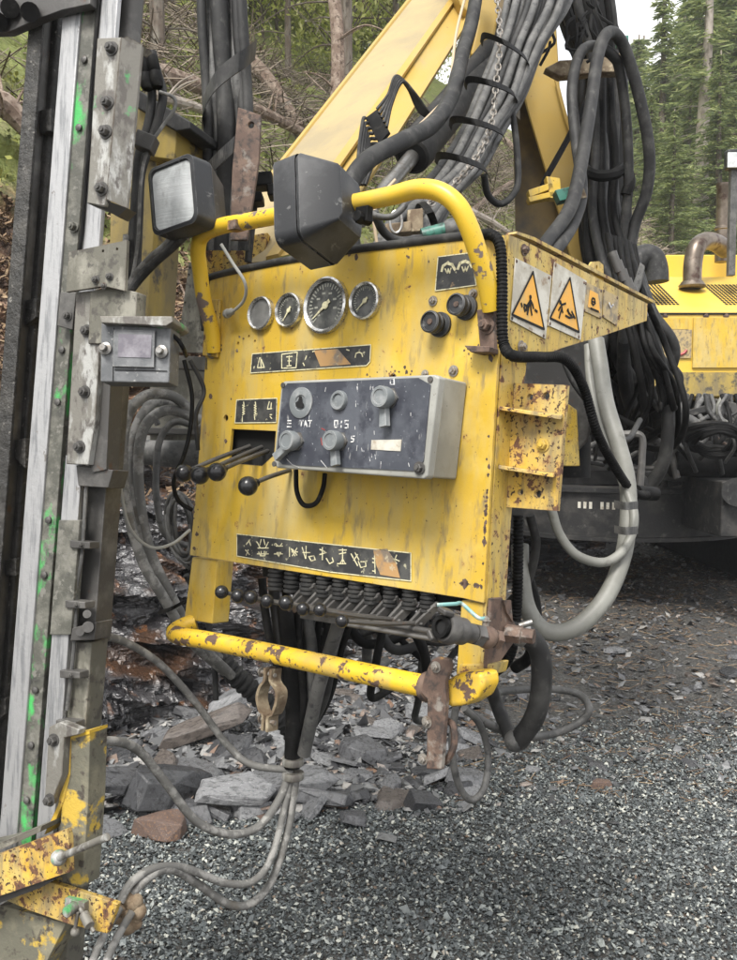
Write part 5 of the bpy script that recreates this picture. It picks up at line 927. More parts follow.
# bank material : wet layered rock low down, brown soil, then moss and litter
def bankmat():
    m = bpy.data.materials.new('cut_bank'); m.use_nodes = True; nt = m.node_tree; N = nt.nodes; L = nt.links; bs = N['Principled BSDF']; bs.inputs['Specular IOR Level'].default_value = 1.0; bs.inputs['Coat Weight'].default_value = .0
    tc = N.new('ShaderNodeTexCoord'); sep = N.new('ShaderNodeSeparateXYZ'); L.new(tc.outputs['Object'], sep.inputs[0])
    def noi(s, st=(1, 1, 1), off=0.):
        mp = N.new('ShaderNodeMapping'); mp.inputs['Scale'].default_value = st; mp.inputs['Location'].default_value = (off, off, off); mp.inputs['Rotation'].default_value = (.25, .35, 0)
        L.new(tc.outputs['Object'], mp.inputs[0]); n_ = N.new('ShaderNodeTexNoise'); n_.inputs['Scale'].default_value = s; n_.inputs['Detail'].default_value = 8; L.new(mp.outputs[0], n_.inputs['Vector']); return n_.outputs['Fac']
    def mr(s, a, b):
        r = N.new('ShaderNodeMapRange'); r.inputs['From Min'].default_value = a; r.inputs['From Max'].default_value = b; L.new(s, r.inputs['Value']); return r.outputs[0]
    def mx(f, a, b):
        x = N.new('ShaderNodeMix'); x.data_type = 'RGBA'; L.new(f, x.inputs['Factor'])
        for s, q in ((a, x.inputs[6]), (b, x.inputs[7])):
            if isinstance(s, tuple): q.default_value = (*s, 1)
            else: L.new(s, q)
        return x.outputs[2]
    strata = noi(3, (1, 1, 7)); rock = mx(mr(strata, .42, .60), (.012, .011, .012), (.060, .058, .060)); rock = mx(mr(noi(3, off=3), .50, .60), rock, (.055, .030, .018)); rock = mx(mr(noi(9, off=8), .60, .68), rock, (.14, .065, .03))
    soil = mx(mr(noi(9, off=2), .40, .62), (.055, .028, .015), (.19, .10, .05)); soil = mx(mr(noi(40, off=5), .60, .68), soil, (.30, .22, .15))
    moss = mx(mr(noi(2.2, off=7), .50, .68), (.17, .20, .04), (.13, .095, .055)); moss = mx(mr(noi(14, off=1), .5, .66), moss, (.22, .24, .06))
    ad = N.new('ShaderNodeMath'); ad.operation = 'MULTIPLY_ADD'; L.new(noi(1.6, off=11), ad.inputs[0]); ad.inputs[1].default_value = 1.3; L.new(sep.outputs['Z'], ad.inputs[2])
    c = mx(mr(ad.outputs[0], 1.95, 2.10), rock, soil); c = mx(mr(ad.outputs[0], 3.15, 3.4), c, moss); L.new(c, bs.inputs['Base Color'])
    r = N.new('ShaderNodeMix'); r.data_type = 'FLOAT'; L.new(mr(ad.outputs[0], 1.9, 2.2), r.inputs[0]); r.inputs[2].default_value = .14; r.inputs[3].default_value = .85; L.new(r.outputs[0], bs.inputs['Roughness'])
    b = N.new('ShaderNodeBump'); b.inputs['Strength'].default_value = .9; b.inputs['Distance'].default_value = .035; L.new(noi(7, (1, 1, 5)), b.inputs['Height'])
    b2 = N.new('ShaderNodeBump'); b2.inputs['Strength'].default_value = .7; b2.inputs['Distance'].default_value = .012; L.new(noi(45), b2.inputs['Height']); L.new(b.outputs[0], b2.inputs['Normal']); L.new(b2.outputs[0], bs.inputs['Normal'])
    return m
M['bank'] = bankmat()
# flat ground
gx = np.linspace(-3, 3.6, 150); gy = np.linspace(.5, 9, 190)
def gh(x, y): return .035*noise.noise(V((x*.9, y*.9, 0)))+.02*noise.noise(V((x*3, y*3, 5)))
xs = np.concatenate([np.linspace(-120, -3.4, 12), gx, np.linspace(4.2, 120, 16)]); ys = np.concatenate([np.linspace(-40, 0, 6), gy, np.linspace(9.5, 160, 24)])
Vs = np.array([(x, y, gh(x, y)) for y in ys for x in xs]); nx = len(xs)
Fs = np.array([(j*nx+i, j*nx+i+1, (j+1)*nx+i+1, (j+1)*nx+i) for j in range(len(ys)-1) for i in range(nx-1)])
tag(linkm('ground', fast('ground', Vs, Fs, 'ground', True)), kind='structure')
# bank surface
BL = cr([V(p) for p in ((-14, -3, 0), (-7, .5, 0), (-3.2, 2.6, 0), (-1.55, 3.75, 0), (-.75, 4.6, 0), (.0, 5.9, 0), (.7, 7.3, 0), (1.6, 8.9, 0), (3.6, 11.5, 0), (8, 15, 0), (16, 20, 0), (34, 30, 0))], 60)
Lc = [0]
for a, b in zip(BL, BL[1:]): Lc.append(Lc[-1]+(b-a).length)
def bl_at(d):
    import bisect
    i = min(max(bisect.bisect(Lc, d)-1, 0), len(BL)-2); t = (d-Lc[i])/max(1e-6, Lc[i+1]-Lc[i]); p = BL[i].lerp(BL[i+1], t); g = (BL[min(i+8, len(BL)-1)]-BL[max(i-8, 0)]).normalized()
    return p, V((-g.y, g.x, 0)), g
iA = min(range(len(BL)), key=lambda i: (BL[i]-V((-1.55, 3.75, 0))).length); dA = Lc[iA]; iB = min(range(len(BL)), key=lambda i: (BL[i]-V((1.6, 8.9, 0))).length); dB = Lc[iB]
dl = np.concatenate([np.linspace(0, dA-1.5, 50), np.linspace(dA-1.5, dA+3.2, 330)[1:], np.linspace(dA+3.2, dB+2, 90)[1:], np.linspace(dB+2, Lc[-1], 60)[1:]])
sl_ = np.concatenate([np.linspace(0, 1.25, 170), np.linspace(1.25, 6, 90)[1:], np.linspace(6, 34, 60)[1:]])
PR = [(-.1, -.25), (.0, .0), (.12, .35), (.35, .75), (.55, 1.15), (.85, 1.75), (1.15, 2.35), (1.5, 3.0), (2.2, 4.0), (4, 6.0), (8, 9.2), (14, 12.5), (34, 18)]
def prof(s):
    for (a, b), (c, d) in zip(PR, PR[1:]):
        if s <= c: return b+(d-b)*(s-a)/(c-a)
    return PR[-1][1]
R_ = Matrix.Rotation(-.42, 3, 'Y') @ Matrix.Rotation(.12, 3, 'X')
def bank_pt(d, s, disp=True):
    p, nm, g = bl_at(d); right = min(1, max(0, (d-dB-7)/8)); z = prof(s)
    if s > 1.2: z = 2.3+(z-2.3)*(1-.62*right)
    q = p+nm*s+V((0, 0, z))
    w = 1 if s < 1.2 else max(.3, 1-(s-1.2)*.5)
    if not disp: w = 0
    qr = R_ @ q; st = V((qr.x*.9, qr.y*.9, qr.z*5.5))
    a = noise.fractal(st, .7, 2.1, 6)*.17; b = noise.fractal(q*1.1, .9, 2., 4)*.22
    led = math.floor(qr.z*9+noise.noise(q*1.6)*1.6); a += .17*noise.cell(V((led*7.3, math.floor(qr.x*2.2+led*.37), 2)))*(1 if z < 1.7 else .3)
    q = q-nm*(a+b)*w*.9+V((0, 0, (noise.fractal(q*.7, 1, 2, 4)*.28+noise.fractal(q*3, 1, 2, 3)*.07) if s > 1.2 and disp else 0))
    return q
Vs = np.array([tuple(bank_pt(d, s-.05)) for d in dl for s in sl_]); ns = len(sl_)
Fs = np.array([(j*ns+i, (j+1)*ns+i, (j+1)*ns+i+1, j*ns+i+1) for j in range(len(dl)-1) for i in range(ns-1)])
tag(linkm('hillside', fast('hillside', Vs, Fs, 'bank', False)), kind='structure')
# ---------------- gravel as real stones (uncountable: one object)
def stones(name, ctr, size, mat_, flat=.55, flatv=.25, seed=1, smooth=False):
    r = np.random.default_rng(seed); n_ = len(ctr)
    base = np.array([(1, 0, 0), (0, 1, 0), (-1, 0, 0), (0, -1, 0), (0, 0, 1), (0, 0, -1), (.62, .62, .55), (-.6, .5, -.6)], float)[:6]
    vs = base[None]*(1+r.uniform(-.35, .35, (n_, 6, 1))); vs[:, :4, 2] += r.uniform(-.35, .35, (n_, 4)); vs[:, 4:, :2] += r.uniform(-.4, .4, (n_, 2, 2))
    vs *= np.stack([r.uniform(.65, 1.25, n_), r.uniform(.6, 1, n_), r.uniform(flat-flatv, flat+flatv, n_)], 1)[:, None]
    a = r.uniform(0, 2*np.pi, n_); t = r.normal(0, .35, (n_, 2)); ca, sa = np.cos(a), np.sin(a)
    x = vs[..., 0]*ca[:, None]-vs[..., 1]*sa[:, None]; y = vs[..., 0]*sa[:, None]+vs[..., 1]*ca[:, None]; z = vs[..., 2]+x*t[:, :1]+y*t[:, 1:]
    vs = np.stack([x, y, z], -1)*size[:, None, None]+ctr[:, None]
    f = np.array([(0, 1, 4), (1, 2, 4), (2, 3, 4), (3, 0, 4), (1, 0, 5), (2, 1, 5), (3, 2, 5), (0, 3, 5)])
    fs = (np.arange(n_)[:, None, None]*6+f[None]).reshape(-1, 3)
    return fast(name, vs.reshape(-1, 3), fs, mat_, smooth)
def scat(n_, x0, x1, y0, y1, seed, dens=None):
    r = np.random.default_rng(seed); y = r.uniform(y0, y1, n_); x = r.uniform(x0, x1, n_)*(y/y1 if False else 1)
    if dens is not None:
        k = np.array([dens(a, b) for a, b in zip(x, y)]) > r.random(n_); x, y = x[k], y[k]
    return x, y
def edge_y(x): return 3.42 + .30*max(0, x+.2) + .10*noise.noise(V((x*2.2, 0, 3)))   # where the gravel spread ends
def dg(x, y):
    e = edge_y(x); return 1.0 if y < e-.08 else (max(0, .75-(y-e)*1.1) if x > .15 else max(0, .35-(y-e)*3))
def wedge(n_, y0, y1, seed, m0=-.55, m1=.55):
    r = np.random.default_rng(seed); y = np.sqrt(r.uniform(y0*y0, y1*y1, n_)); x = y*r.uniform(m0, m1, n_); return x, y
x, y = wedge(250000, 2.0, 5.6, 2); k = np.array([dg(a, b) for a, b in zip(x, y)]) > rng.random(len(x)); x, y = x[k], y[k]
z = np.array([gh(a, b) for a, b in zip(x, y)])+rng.uniform(-.001, .013, len(x)); sz = rng.gamma(4, .00105, len(x))+.0022
tag(linkm('gravel', stones('gravel', np.stack([x, y, z], 1), sz, 'gravel', seed=4)), kind='stuff', label='dark crushed gravel spread over the foreground', cat='gravel')
# small slate chips
x, y = wedge(60000, 3.0, 12.5, 5, -.6, .62); xa, ya = wedge(26000, 3.2, 5.6, 55, -.5, .12); x = np.concatenate([x, xa]); y = np.concatenate([y, ya])
def ds(x, y):
    e = edge_y(x); n1 = noise.noise(V((x*1.5, y*1.5, 9)))
    if x < .15: return 1. if y > e-.1 else .01
    return (.03 if y < e-.3 else .42+.5*n1)
k = np.array([ds(a, b) for a, b in zip(x, y)]) > rng.random(len(x)); x, y = x[k], y[k]
z = np.array([gh(a, b) for a, b in zip(x, y)])+rng.uniform(0, .02, len(x)); sz = rng.gamma(2.2, .0085, len(x))+.005; sz = np.minimum(sz, .06)*np.where(x > .1, .72, 1.)
tag(linkm('slate_chips', stones('slate_chips', np.stack([x, y, z], 1), sz, 'slate', .22, .12, seed=6)), kind='stuff', label='small grey slate chips and rubble covering the ground behind the gravel', cat='slate chips')
# twigs and needles litter on the track
def slivers(name, x, y, z, L, w, m, seed, up=.25):
    r = np.random.default_rng(seed); n_ = len(x); a = r.uniform(0, 2*np.pi, n_); e = r.normal(0, up, n_)
    d = np.stack([np.cos(a), np.sin(a), e], 1)*L[:, None]; s = np.stack([-np.sin(a), np.cos(a), np.zeros(n_)], 1)*w[:, None]; c = np.stack([x, y, z], 1)
    top = np.zeros((n_, 3)); top[:, 2] = w*1.4
    vs = np.stack([c-d-s, c-d+s, c-d+top, c+d-s, c+d+s, c+d+top], 1); f = np.array([(0, 3, 5, 2), (1, 2, 5, 4), (0, 1, 4, 3)])
    return fast(name, vs.reshape(-1, 3), (np.arange(n_)[:, None, None]*6+f[None]).reshape(-1, 4), m)
x, y = wedge(5000, 3.4, 10, 8, .0, .5); z = np.array([gh(a, b) for a, b in zip(x, y)])+.012
tag(linkm('needle_litter', slivers('needle_litter', x, y, z, rng.uniform(.01, .05, len(x)), rng.uniform(.0008, .002, len(x)), 'litter', 9)), kind='stuff', label='brown twigs and dry needles strewn over the track', cat='litter')
# ---------------- individual slate rocks
def rockmesh(seed, kind=0):
    r = random.Random(seed); bm = bmesh.new(); pts = []
    k = r.randint(5, 8); th = r.uniform(.10, .24) if kind == 0 else r.uniform(.4, .6)
    for i in range(k):
        a = 2*math.pi*(i+r.uniform(-.3, .3))/k; q = r.uniform(.62, 1.05); s = r.uniform(.75, .98)
        pts += [V((q*math.cos(a), .72*q*math.sin(a), -th*.5+r.uniform(-.03, .03))), V((q*s*math.cos(a+.1), .72*q*s*math.sin(a+.1), th*.5+r.uniform(-.08, .08)))]
    pts += [V((r.uniform(-.3, .3), r.uniform(-.3, .3), th*.62)), V((0, 0, -th*.6))]
    for p in pts: bm.verts.new(p)
    bmesh.ops.convex_hull(bm, input=bm.verts); geo = [v_ for v_ in bm.verts if not v_.link_faces]; bmesh.ops.delete(bm, geom=geo, context='VERTS')
    bmesh.ops.bevel(bm, geom=list(bm.edges), offset=.018, segments=1, affect='EDGES')
    bmesh.ops.triangulate(bm, faces=bm.faces); bmesh.ops.subdivide_edges(bm, edges=bm.edges, cuts=1)
    for v_ in bm.verts: v_.co += v_.normal*noise.fractal(v_.co*3+V((seed, 0, 0)), 1, 2, 3)*.035 if v_.normal.length > 0 else V()
    me = bpy.data.meshes.new('slate_rock'); bm.to_mesh(me); bm.free(); me.materials.append(M['rock%d' % (seed % 5)]); return me
RM = [rockmesh(i) for i in range(15)]; RK = [rockmesh(40+i, 1) for i in range(6)]
r = random.Random(21); cnt = 0; placed = []
while cnt < 268:
    if r.random() < .72: px, py = r.uniform(88, 480), r.uniform(690, 828); 
    else: px, py = r.uniform(490, 737), r.uniform(600, 790)
    p = G(px, py)
    if p.y < edge_y(p.x)-.12 and r.random() < .93: continue
    s = min(.20, r.gammavariate(3, .018)+.03)*(1.12 if px < 480 else .45)
    if any((p-q).length < (s+t)*.35 for q, t in placed): continue
    placed.append((p, s)); me = r.choice(RM) if r.random() < .85 else r.choice(RK)
    o = linkm('slate_rock', me, (p.x, p.y, gh(p.x, p.y)+s*r.uniform(.05, .25))); o.scale = (s, s*r.uniform(.8, 1.2), s*r.uniform(.8, 1.6)); o.rotation_euler = (r.gauss(0, .28), r.gauss(0, .28), r.uniform(0, 6.3))
    tag(o, 'flat grey slate piece lying loose in the rubble between gravel and machine', 'rock', 'loose slate pieces on the ground'); cnt += 1
def bigrock(px, py, s, me_seed, mat_, rot, label, kind=1, z=.3, name='boulder'):
    me = rockmesh(me_seed, kind).copy(); me.materials.clear(); me.materials.append(M[mat_]); p = G(px, py)
    o = linkm(name, me, (p.x, p.y, gh(p.x, p.y)+s[2]*z)); o.scale = s; o.rotation_euler = rot; tag(o, label, 'rock')
bigrock(168, 806, (.22, .20, .27), 61, 'rock0', (0, .15, .5), 'angular dark grey boulder beside the muddy hose, behind the brown rock')
bigrock(163, 836, (.125, .11, .13), 63, 'rrock', (0, 0, .15), 'rusty brown brick-like rock at the gravel edge')
bigrock(103, 838, (.12, .1, .08), 64, 'rock2', (.2, .3, .3), 'blue-grey flat rock at the gravel edge beside the mast', 0, .5)
bigrock(118, 815, (.20, .14, .2), 66, 'rock1', (.5, .4, .9), 'dark sloping slab leaning behind the blue-grey rock', 0, .7)
bigrock(230, 812, (.24, .13, .22), 67, 'rock3', (.45, .1, .3), 'pale grey slab tilted beneath the muddy hose loop', 0, .5)
bigrock(290, 800, (.21, .12, .2), 68, 'rock2', (.35, -.2, -.3), 'grey slab tilted against the hanging hoses', 0, .4)
bigrock(205, 690, (.30, .22, .36), 69, 'rock2', (.2, .5, .4), 'mottled grey boulder behind the left post foot')
bigrock(240, 735, (.34, .12, .3), 70, 'rock2', (.2, -.35, .5), 'long pale slate slab lying behind the hanging clamp', 0, .6)
bigrock(210, 745, (.30, .10, .24), 71, 'rock4', (.3, -.25, .4), 'long brownish slate slab below the pale slab', 0, .4)
bigrock(600, 788, (.075, .05, .05), 72, 'rrock', (0, 0, .3), 'small reddish stone on the gravel at the right', 1)
bigrock(614, 652, (.09, .07, .05), 73, 'rock3', (.1, 0, .3), 'light grey stone alone on the track at the right', 1)
bigrock(380, 740, (.16, .12, .1), 74, 'rock3', (.1, .1, .3), 'light slate plate under the lever bank', 0, .4)
# ---------------- bank details : roots, litter, logs
def onbank(px, py, dmin=3, dmax=40, step=.08):
    ry = ray(px, py); 
    d = dmin
    while d < dmax:
        q = EYE+ry*d
        if q.z < hz(q.x, q.y): return q
        d += step
    return EYE+ry*dmax
# height lookup table through nearest bank samples
_bl = np.array([(p.x, p.y) for p in BL]); _cum = np.array(Lc)
def hz(x, y):
    dd = (_bl[:, 0]-x)**2+(_bl[:, 1]-y)**2; i = int(dd.argmin()); p, nm, g = bl_at(_cum[i]); s = (V((x, y, 0))-p).dot(nm)
    if s < 0: return 0.
    return bank_pt(_cum[i], s, False).z
x_, y_, z_ = [], [], []
rb2 = np.random.default_rng(12)
for d, s in zip(rb2.uniform(dA-1, dB+8, 11000), 1.8+4*rb2.beta(2.0, 2.4, 11000)):
    q = bank_pt(d, s); x_.append(q.x); y_.append(q.y); z_.append(q.z+.02)
n_ = len(x_); tag(linkm('brushwood', slivers('brushwood', np.array(x_), np.array(y_), np.array(z_)+rb2.uniform(0, .18, n_), rb2.uniform(.05, .45, n_), rb2.uniform(.002, .007, n_), 'twig', 13, .45)), kind='stuff', label='tangle of dead grey twigs and branches on top of the bank', cat='brushwood')
x_, y_, z_ = [], [], []
for d, s in zip(rb2.uniform(dA-1, dA+4, 16000), rb2.uniform(.5, 1.5, 16000)):
    q = bank_pt(d, s); x_.append(q.x); y_.append(q.y); z_.append(q.z+.01)
n_ = len(x_); tag(linkm('leaf_litter', slivers('leaf_litter', np.array(x_), np.array(y_), np.array(z_), rb2.uniform(.008, .03, n_), rb2.uniform(.003, .009, n_), 'litter', 14, .5)), kind='stuff', label='reddish brown leaf litter and needles over the cut bank', cat='litter')
# moss tufts
def leaves(name, C_, size, m, seed, nup=0.3, asp=.5):
    r = np.random.default_rng(seed); n_ = len(C_); d1 = r.normal(0, 1, (n_, 3)); d1 /= np.linalg.norm(d1, axis=1)[:, None]; d2 = r.normal(0, 1, (n_, 3)); d2[:, 2] += nup; d2 = np.cross(d1, d2); d2 /= np.linalg.norm(d2, axis=1)[:, None]
    a = d1*size[:, None]; b = d2*(size*asp)[:, None]; vs = np.stack([C_-a, C_+b-a*.1, C_+a, C_-b-a*.1], 1)
    return fast(name, vs.reshape(-1, 3), np.arange(n_*4).reshape(-1, 4), m)
C_ = []
while len(C_) < 30000:
    d, s = rb2.uniform(dA-1.5, dB+6), 1.5+5*rb2.beta(1.2, 2.5); q = bank_pt(d, s)
    if noise.noise(q*.6) > -.25:
        for k in range(6): C_.append((q.x+rb2.normal(0, .05), q.y+rb2.normal(0, .05), q.z+rb2.uniform(0, .06)))
C_ = np.array(C_); tag(linkm('moss', leaves('moss', C_, rb2.uniform(.012, .035, len(C_)), 'mossy', 15)), kind='stuff', label='yellow-green moss and grass cushions on the bank top', cat='moss')
rl = random.Random(33)
def log(a, b, r_, label, m='log', name='fallen_log', snag=6):
    A, B_ = onbank(*a), onbank(*b); up = V((0, 0, r_*1.2)); mb = MB()
    A += V((0, 0, .12)); B_ += V((0, 0, .12)); mid = A.lerp(B_, .5)+up+V((0, 0, .08)); mb.tube([A+up, mid, B_+up], lambda t: r_*(1-.45*t), 9, 8)
    for i in range(snag):
        t = rl.uniform(.1, .95); p = A.lerp(B_, t)+up; q = p+V((rl.uniform(-.3, .3), rl.uniform(-.3, .3), rl.uniform(.05, .45))); mb.tube([p, p.lerp(q, .5)+V((0, 0, .04)), q], lambda t: .014*(1-.7*t), 5, 3)
    solo(name, mb, m, label, 'fallen log')
log((90, 78), (335, 168), .085, 'long fallen log slanting down to the right behind the strapped hoses')
log((150, 118), (245, 158), .05, 'thin peeled log just below the long fallen log', 'barkp')
log((240, 72), (300, 150), .11, 'mossy leaning log behind the strapped hose column')
log((-20, 148), (30, 172), .10, 'thick log end at the far left behind the mast')
log((440, 215), (530, 262), .07, 'pale snapped log on the bank between the two booms', 'barkp')
log((470, 225), (540, 180), .05, 'brown branch log propped up between the two booms')
log((505, 150), (590, 250), .06, 'dark branch log behind the upright arm')
for i in range(24):   # roots in the soil
    px, py = rl.uniform(138, 235), rl.uniform(200, 330); A = onbank(px, py); mb = MB()
    pts = [A]
    for k in range(4): pts.append(pts[-1]+V((rl.uniform(-.12, .14), rl.uniform(-.14, .02), rl.uniform(-.16, .04))))
    mb.tube(pts, lambda t: .010*(1-.7*t), 5, 4); solo('root', mb, 'log', 'thin bare root sticking out of the brown cut soil', 'root', 'roots in the cut bank')
# ================================================================ trees
def spruce_mesh(seed, H, dens=1.0, bare=.12, wid=.17):
    r = np.random.default_rng(seed); C, A, B_ = [], [], []; br = MB(); rs = random.Random(seed)
    z = H*bare
    while z < H*.985:
        f = z/H; L = max(.15, H*wid*(1-f)**.8*(1 if f > bare+.1 else .75))*rs.uniform(.7, 1.1); nb = rs.randint(5, 8)
        for k in range(nb):
            a = rs.uniform(0, 6.28); Lk = L*rs.uniform(.55, 1.1); dr = -.18-.25*(1-f)+rs.uniform(-.08, .08); dirv = np.array([math.cos(a), math.sin(a), 0.])
            if rs.random() < .45: br.tube([V((0, 0, z)), V((dirv[0]*Lk*.5, dirv[1]*Lk*.5, z+Lk*dr*.35)), V((dirv[0]*Lk*.95, dirv[1]*Lk*.95, z+Lk*dr*.8))], lambda t: .022*(1-.8*t), 4, 2)
            m_ = int(max(8, 26*Lk*dens)); t = r.uniform(.12, 1, m_)**.8; sway = Lk*.16*(1.1-t)
            side = np.array([-dirv[1], dirv[0], 0.]); off = r.normal(0, 1, m_)*sway
            c = dirv[None]*(t*Lk)[:, None]+side[None]*off[:, None]; c[:, 2] = z+Lk*dr*t**1.3+.10*Lk*np.maximum(0, t-.8)-abs(r.normal(0, .10, m_))
            d1 = dirv[None]*.8+side[None]*np.sign(off)[:, None]*.7+r.normal(0, .25, (m_, 3)); d1[:, 2] -= r.uniform(.1, .9, m_); d1 /= np.linalg.norm(d1, axis=1)[:, None]
            s = r.uniform(.09, .20, m_); d2 = np.cross(d1, r.normal(0, 1, (m_, 3))); d2 /= np.linalg.norm(d2, axis=1)[:, None]
            C.append(c); A.append(d1*s[:, None]); B_.append(d2*(s*.20)[:, None])
        z += rs.uniform(.16, .34)*(H/14)
    C, A, B_ = map(np.concatenate, (C, A, B_)); vs = np.stack([C-A, C+B_, C+A, C-B_], 1)
    crown = fast('crown', vs.reshape(-1, 3), np.arange(len(C)*4).reshape(-1, 4), 'needle')
    tm = MB().tube([V((0, 0, -.5)), V((.05, 0, H*.3)), V((-.03, .04, H*.65)), V((0, 0, H))], lambda t: .013*H*(1-.92*t)+.01, 8, 6)
    for i in range(46):   # dead lower snags
        zz = rs.uniform(.04, .55)*H; a = rs.uniform(0, 6.28); L = rs.uniform(.3, 1.3)
        tm.tube([V((0, 0, zz)), V((math.cos(a)*L*.5, math.sin(a)*L*.5, zz+rs.uniform(-.05, .1))), V((math.cos(a)*L, math.sin(a)*L, zz-L*rs.uniform(.0, .4)))], lambda t: .014*(1-.8*t), 4, 2)
    def tomesh(nm, mb, m): me = bpy.data.meshes.new(nm); me.from_pydata(mb.v, [], mb.f); me.shade_smooth(); me.materials.append(M[m]); return me
    return crown, tomesh('trunk', tm, 'bark'), tomesh('trunk', tm, 'barkp'), tomesh('branches', br, 'bark')
SPR = [spruce_mesh(1, 14, 1.25), spruce_mesh(2, 14, 1.0, .35, .13), spruce_mesh(3, 14, 1.2, .08, .19), spruce_mesh(4, 14, .8, .45, .12)]
def spruce(x, y, H, k, label, group=None, pale=False, rz=0, wd=1.8):
    z = hz(x, y)-.1; s = H/14; t = thing('spruce_tree', label, 'spruce tree', (x, y, z), group); t.rotation_euler = (0, 0, rz); t.scale = (s*wd, s*wd, s); m = SPR[k]
    linkm('crown', m[0], parent=t); linkm('trunk', m[2 if pale else 1], parent=t); linkm('branches', m[3], parent=t)
rt = random.Random(5)
def atpx(px, d): q = P(px, 425, d); return q.x, q.y
def topH(px, d, ty):
    x, y = atpx(px, d); return x, y, max(3., P(368, ty, d).z-hz(x, y)+.1)
for px, d, ty, k, pale, lb in ((697, 20, -110, 3, True, 'spruce with a tall bare pale trunk behind the exhaust elbow'), (716, 23, -50, 1, True, 'slimmer spruce with dead pale lower trunk right of the bare pale trunk'),
    (655, 24, -15, 1, False, 'full green spruce right of the bent black hoses'), (632, 27, 45, 0, False, 'dark green spruce partly behind the bent black hoses'), (676, 29, 12, 1, False, 'spruce behind and left of the bare pale trunk'),
    (742, 22, -160, 0, False, 'broad spruce at the right edge of the picture'), (768, 26, -160, 0, False, 'tall spruce just past the right edge'), (668, 17, 205, 2, False, 'low young spruce standing just above the carrier hood'), (604, 28, 95, 1, False, 'small spruce seen between the hoses'), (645, 19, 120, 2, False, 'bushy young spruce low behind the bent hoses'), (712, 19, 60, 0, False, 'bright green spruce directly behind the exhaust stack'), (684, 21, 90, 2, False, 'bushy spruce at the foot of the bare pale trunk')):
    x, y, H = topH(px, d, ty); spruce(x, y, H, k, lb, pale=pale, rz=rt.uniform(0, 6))
for i in range(30):
    px = 590+i*8+rt.uniform(-5, 5); d = rt.uniform(32, 50); ty = rt.uniform(70, 140) if px < 625 else rt.uniform(35, 110) if px < 690 else rt.uniform(-70, 60)
    x, y, H = topH(px, d, ty); spruce(x, y, H, rt.choice((0, 2, 1)), 'background spruce in the far stand at the right', 'spruces in the far stand at the right', rz=rt.uniform(0, 6))
# left forest : thin trunks with dead branches
def thin_tree(px, d, rad, label, bend=0., H=9, m='bark', nb=26, seed=0):
    x, y = atpx(px, d); z = hz(x, y)-.1; rs = random.Random(seed+int(px)); t = thing('forest_tree', label, 'tree', (x, y, z))
    o = V((x, y, z)); pts = [o, o+V((bend*.6, 0, H*.22)), o+V((-bend*.5, .05, H*.45)), o+V((bend*.1, 0, H*.75)), o+V((0, 0, H))]
    part('trunk', MB().tube(pts, lambda q: rad*(1-.75*q), 9, 8), m, t); bm_ = MB(); C = []
    cc = cr(pts, 8)
    for i in range(nb):
        q = cc[rs.randint(2, len(cc)-2)]; a = rs.uniform(0, 6.28); L = rs.uniform(.4, 1.6); e = q+V((math.cos(a)*L, math.sin(a)*L, rs.uniform(-.4, .35)*L)); md = q.lerp(e, .5)+V((0, 0, .12*L)); bm_.tube([q, md, e], lambda u_: .018*(1-.85*u_)*(rad/.1)**.5, 5, 4)
        for k in range(3): s0 = md.lerp(e, rs.random()); e2 = s0+V((rs.uniform(-.3, .3), rs.uniform(-.3, .3), rs.uniform(-.3, .15))); bm_.tube([s0, e2], .004, 4, 1)
    part('branches', bm_, m, t)
    r_ = np.random.default_rng(seed+int(px)); n_ = 2600; C = np.stack([r_.normal(0, .9, n_), r_.normal(0, .9, n_), r_.uniform(H*.55, H*1.08, n_)], 1); C[:, :2] *= (1.25-(C[:, 2:3]-H*.55)/(H*.53))
    linkm('crown', leaves('crown', C, r_.uniform(.03, .075, n_), 'leaf', int(px)), parent=t)
thin_tree(163, 8.5, .075, 'brown straight trunk above the mast hoses, left of the strapped column')
thin_tree(324, 9.0, .085, 'crooked pale brown trunk just left of the boom top', bend=.25, m='log')
thin_tree(347, 10.5, .085, 'dark straight trunk nearest the boom, right of the crooked trunk')
thin_tree(135, 11, .06, 'thin grey trunk behind the black mast tube'); thin_tree(290, 13, .05, 'thin upright sapling between the hose column and crooked trunk')
thin_tree(260, 16, .06, 'far thin trunk just right of the hose column'); thin_tree(185, 15, .05, 'far thin sapling seen left of the hose column'); thin_tree(395, 15, .07, 'trunk hidden mostly by the boom'); thin_tree(5, 8, .07, 'trunk at the far left edge behind the mast')
# leafy saplings, shared meshes
LF = []
for s in range(4):
    r_ = np.random.default_rng(50+s); n_ = 8000; cl = r_.normal(0, 1, (70, 3))*np.array([1.1, 1.1, 1.2])+np.array([0, 0, 2.6]); i_ = r_.integers(0, 70, n_); C = cl[i_]+r_.normal(0, .28, (n_, 3)); C[:, 2] = np.abs(C[:, 2])
    sm = MB().tube([V((0, 0, -.3)), V((.1, 0, 1.5)), V((0, .1, 3.2)), V((0, 0, 4.4))], lambda t: .04*(1-.8*t), 6, 4)
    rs = random.Random(s)
    for k in range(22): e = V(cl[rs.randint(0, 69)]); sm.tube([V((.05, 0, rs.uniform(.4, 2.8))), e.lerp(V((0, 0, e.z)), .4)-V((0, 0, .15)), e], lambda t: .014*(1-.8*t), 4, 3)
    tme = bpy.data.meshes.new('stem'); tme.from_pydata(sm.v, [], sm.f); tme.materials.append(M['bark'])
    LF.append((leaves('crown', C, r_.uniform(.025, .06, n_), 'leaf', 60+s), tme))
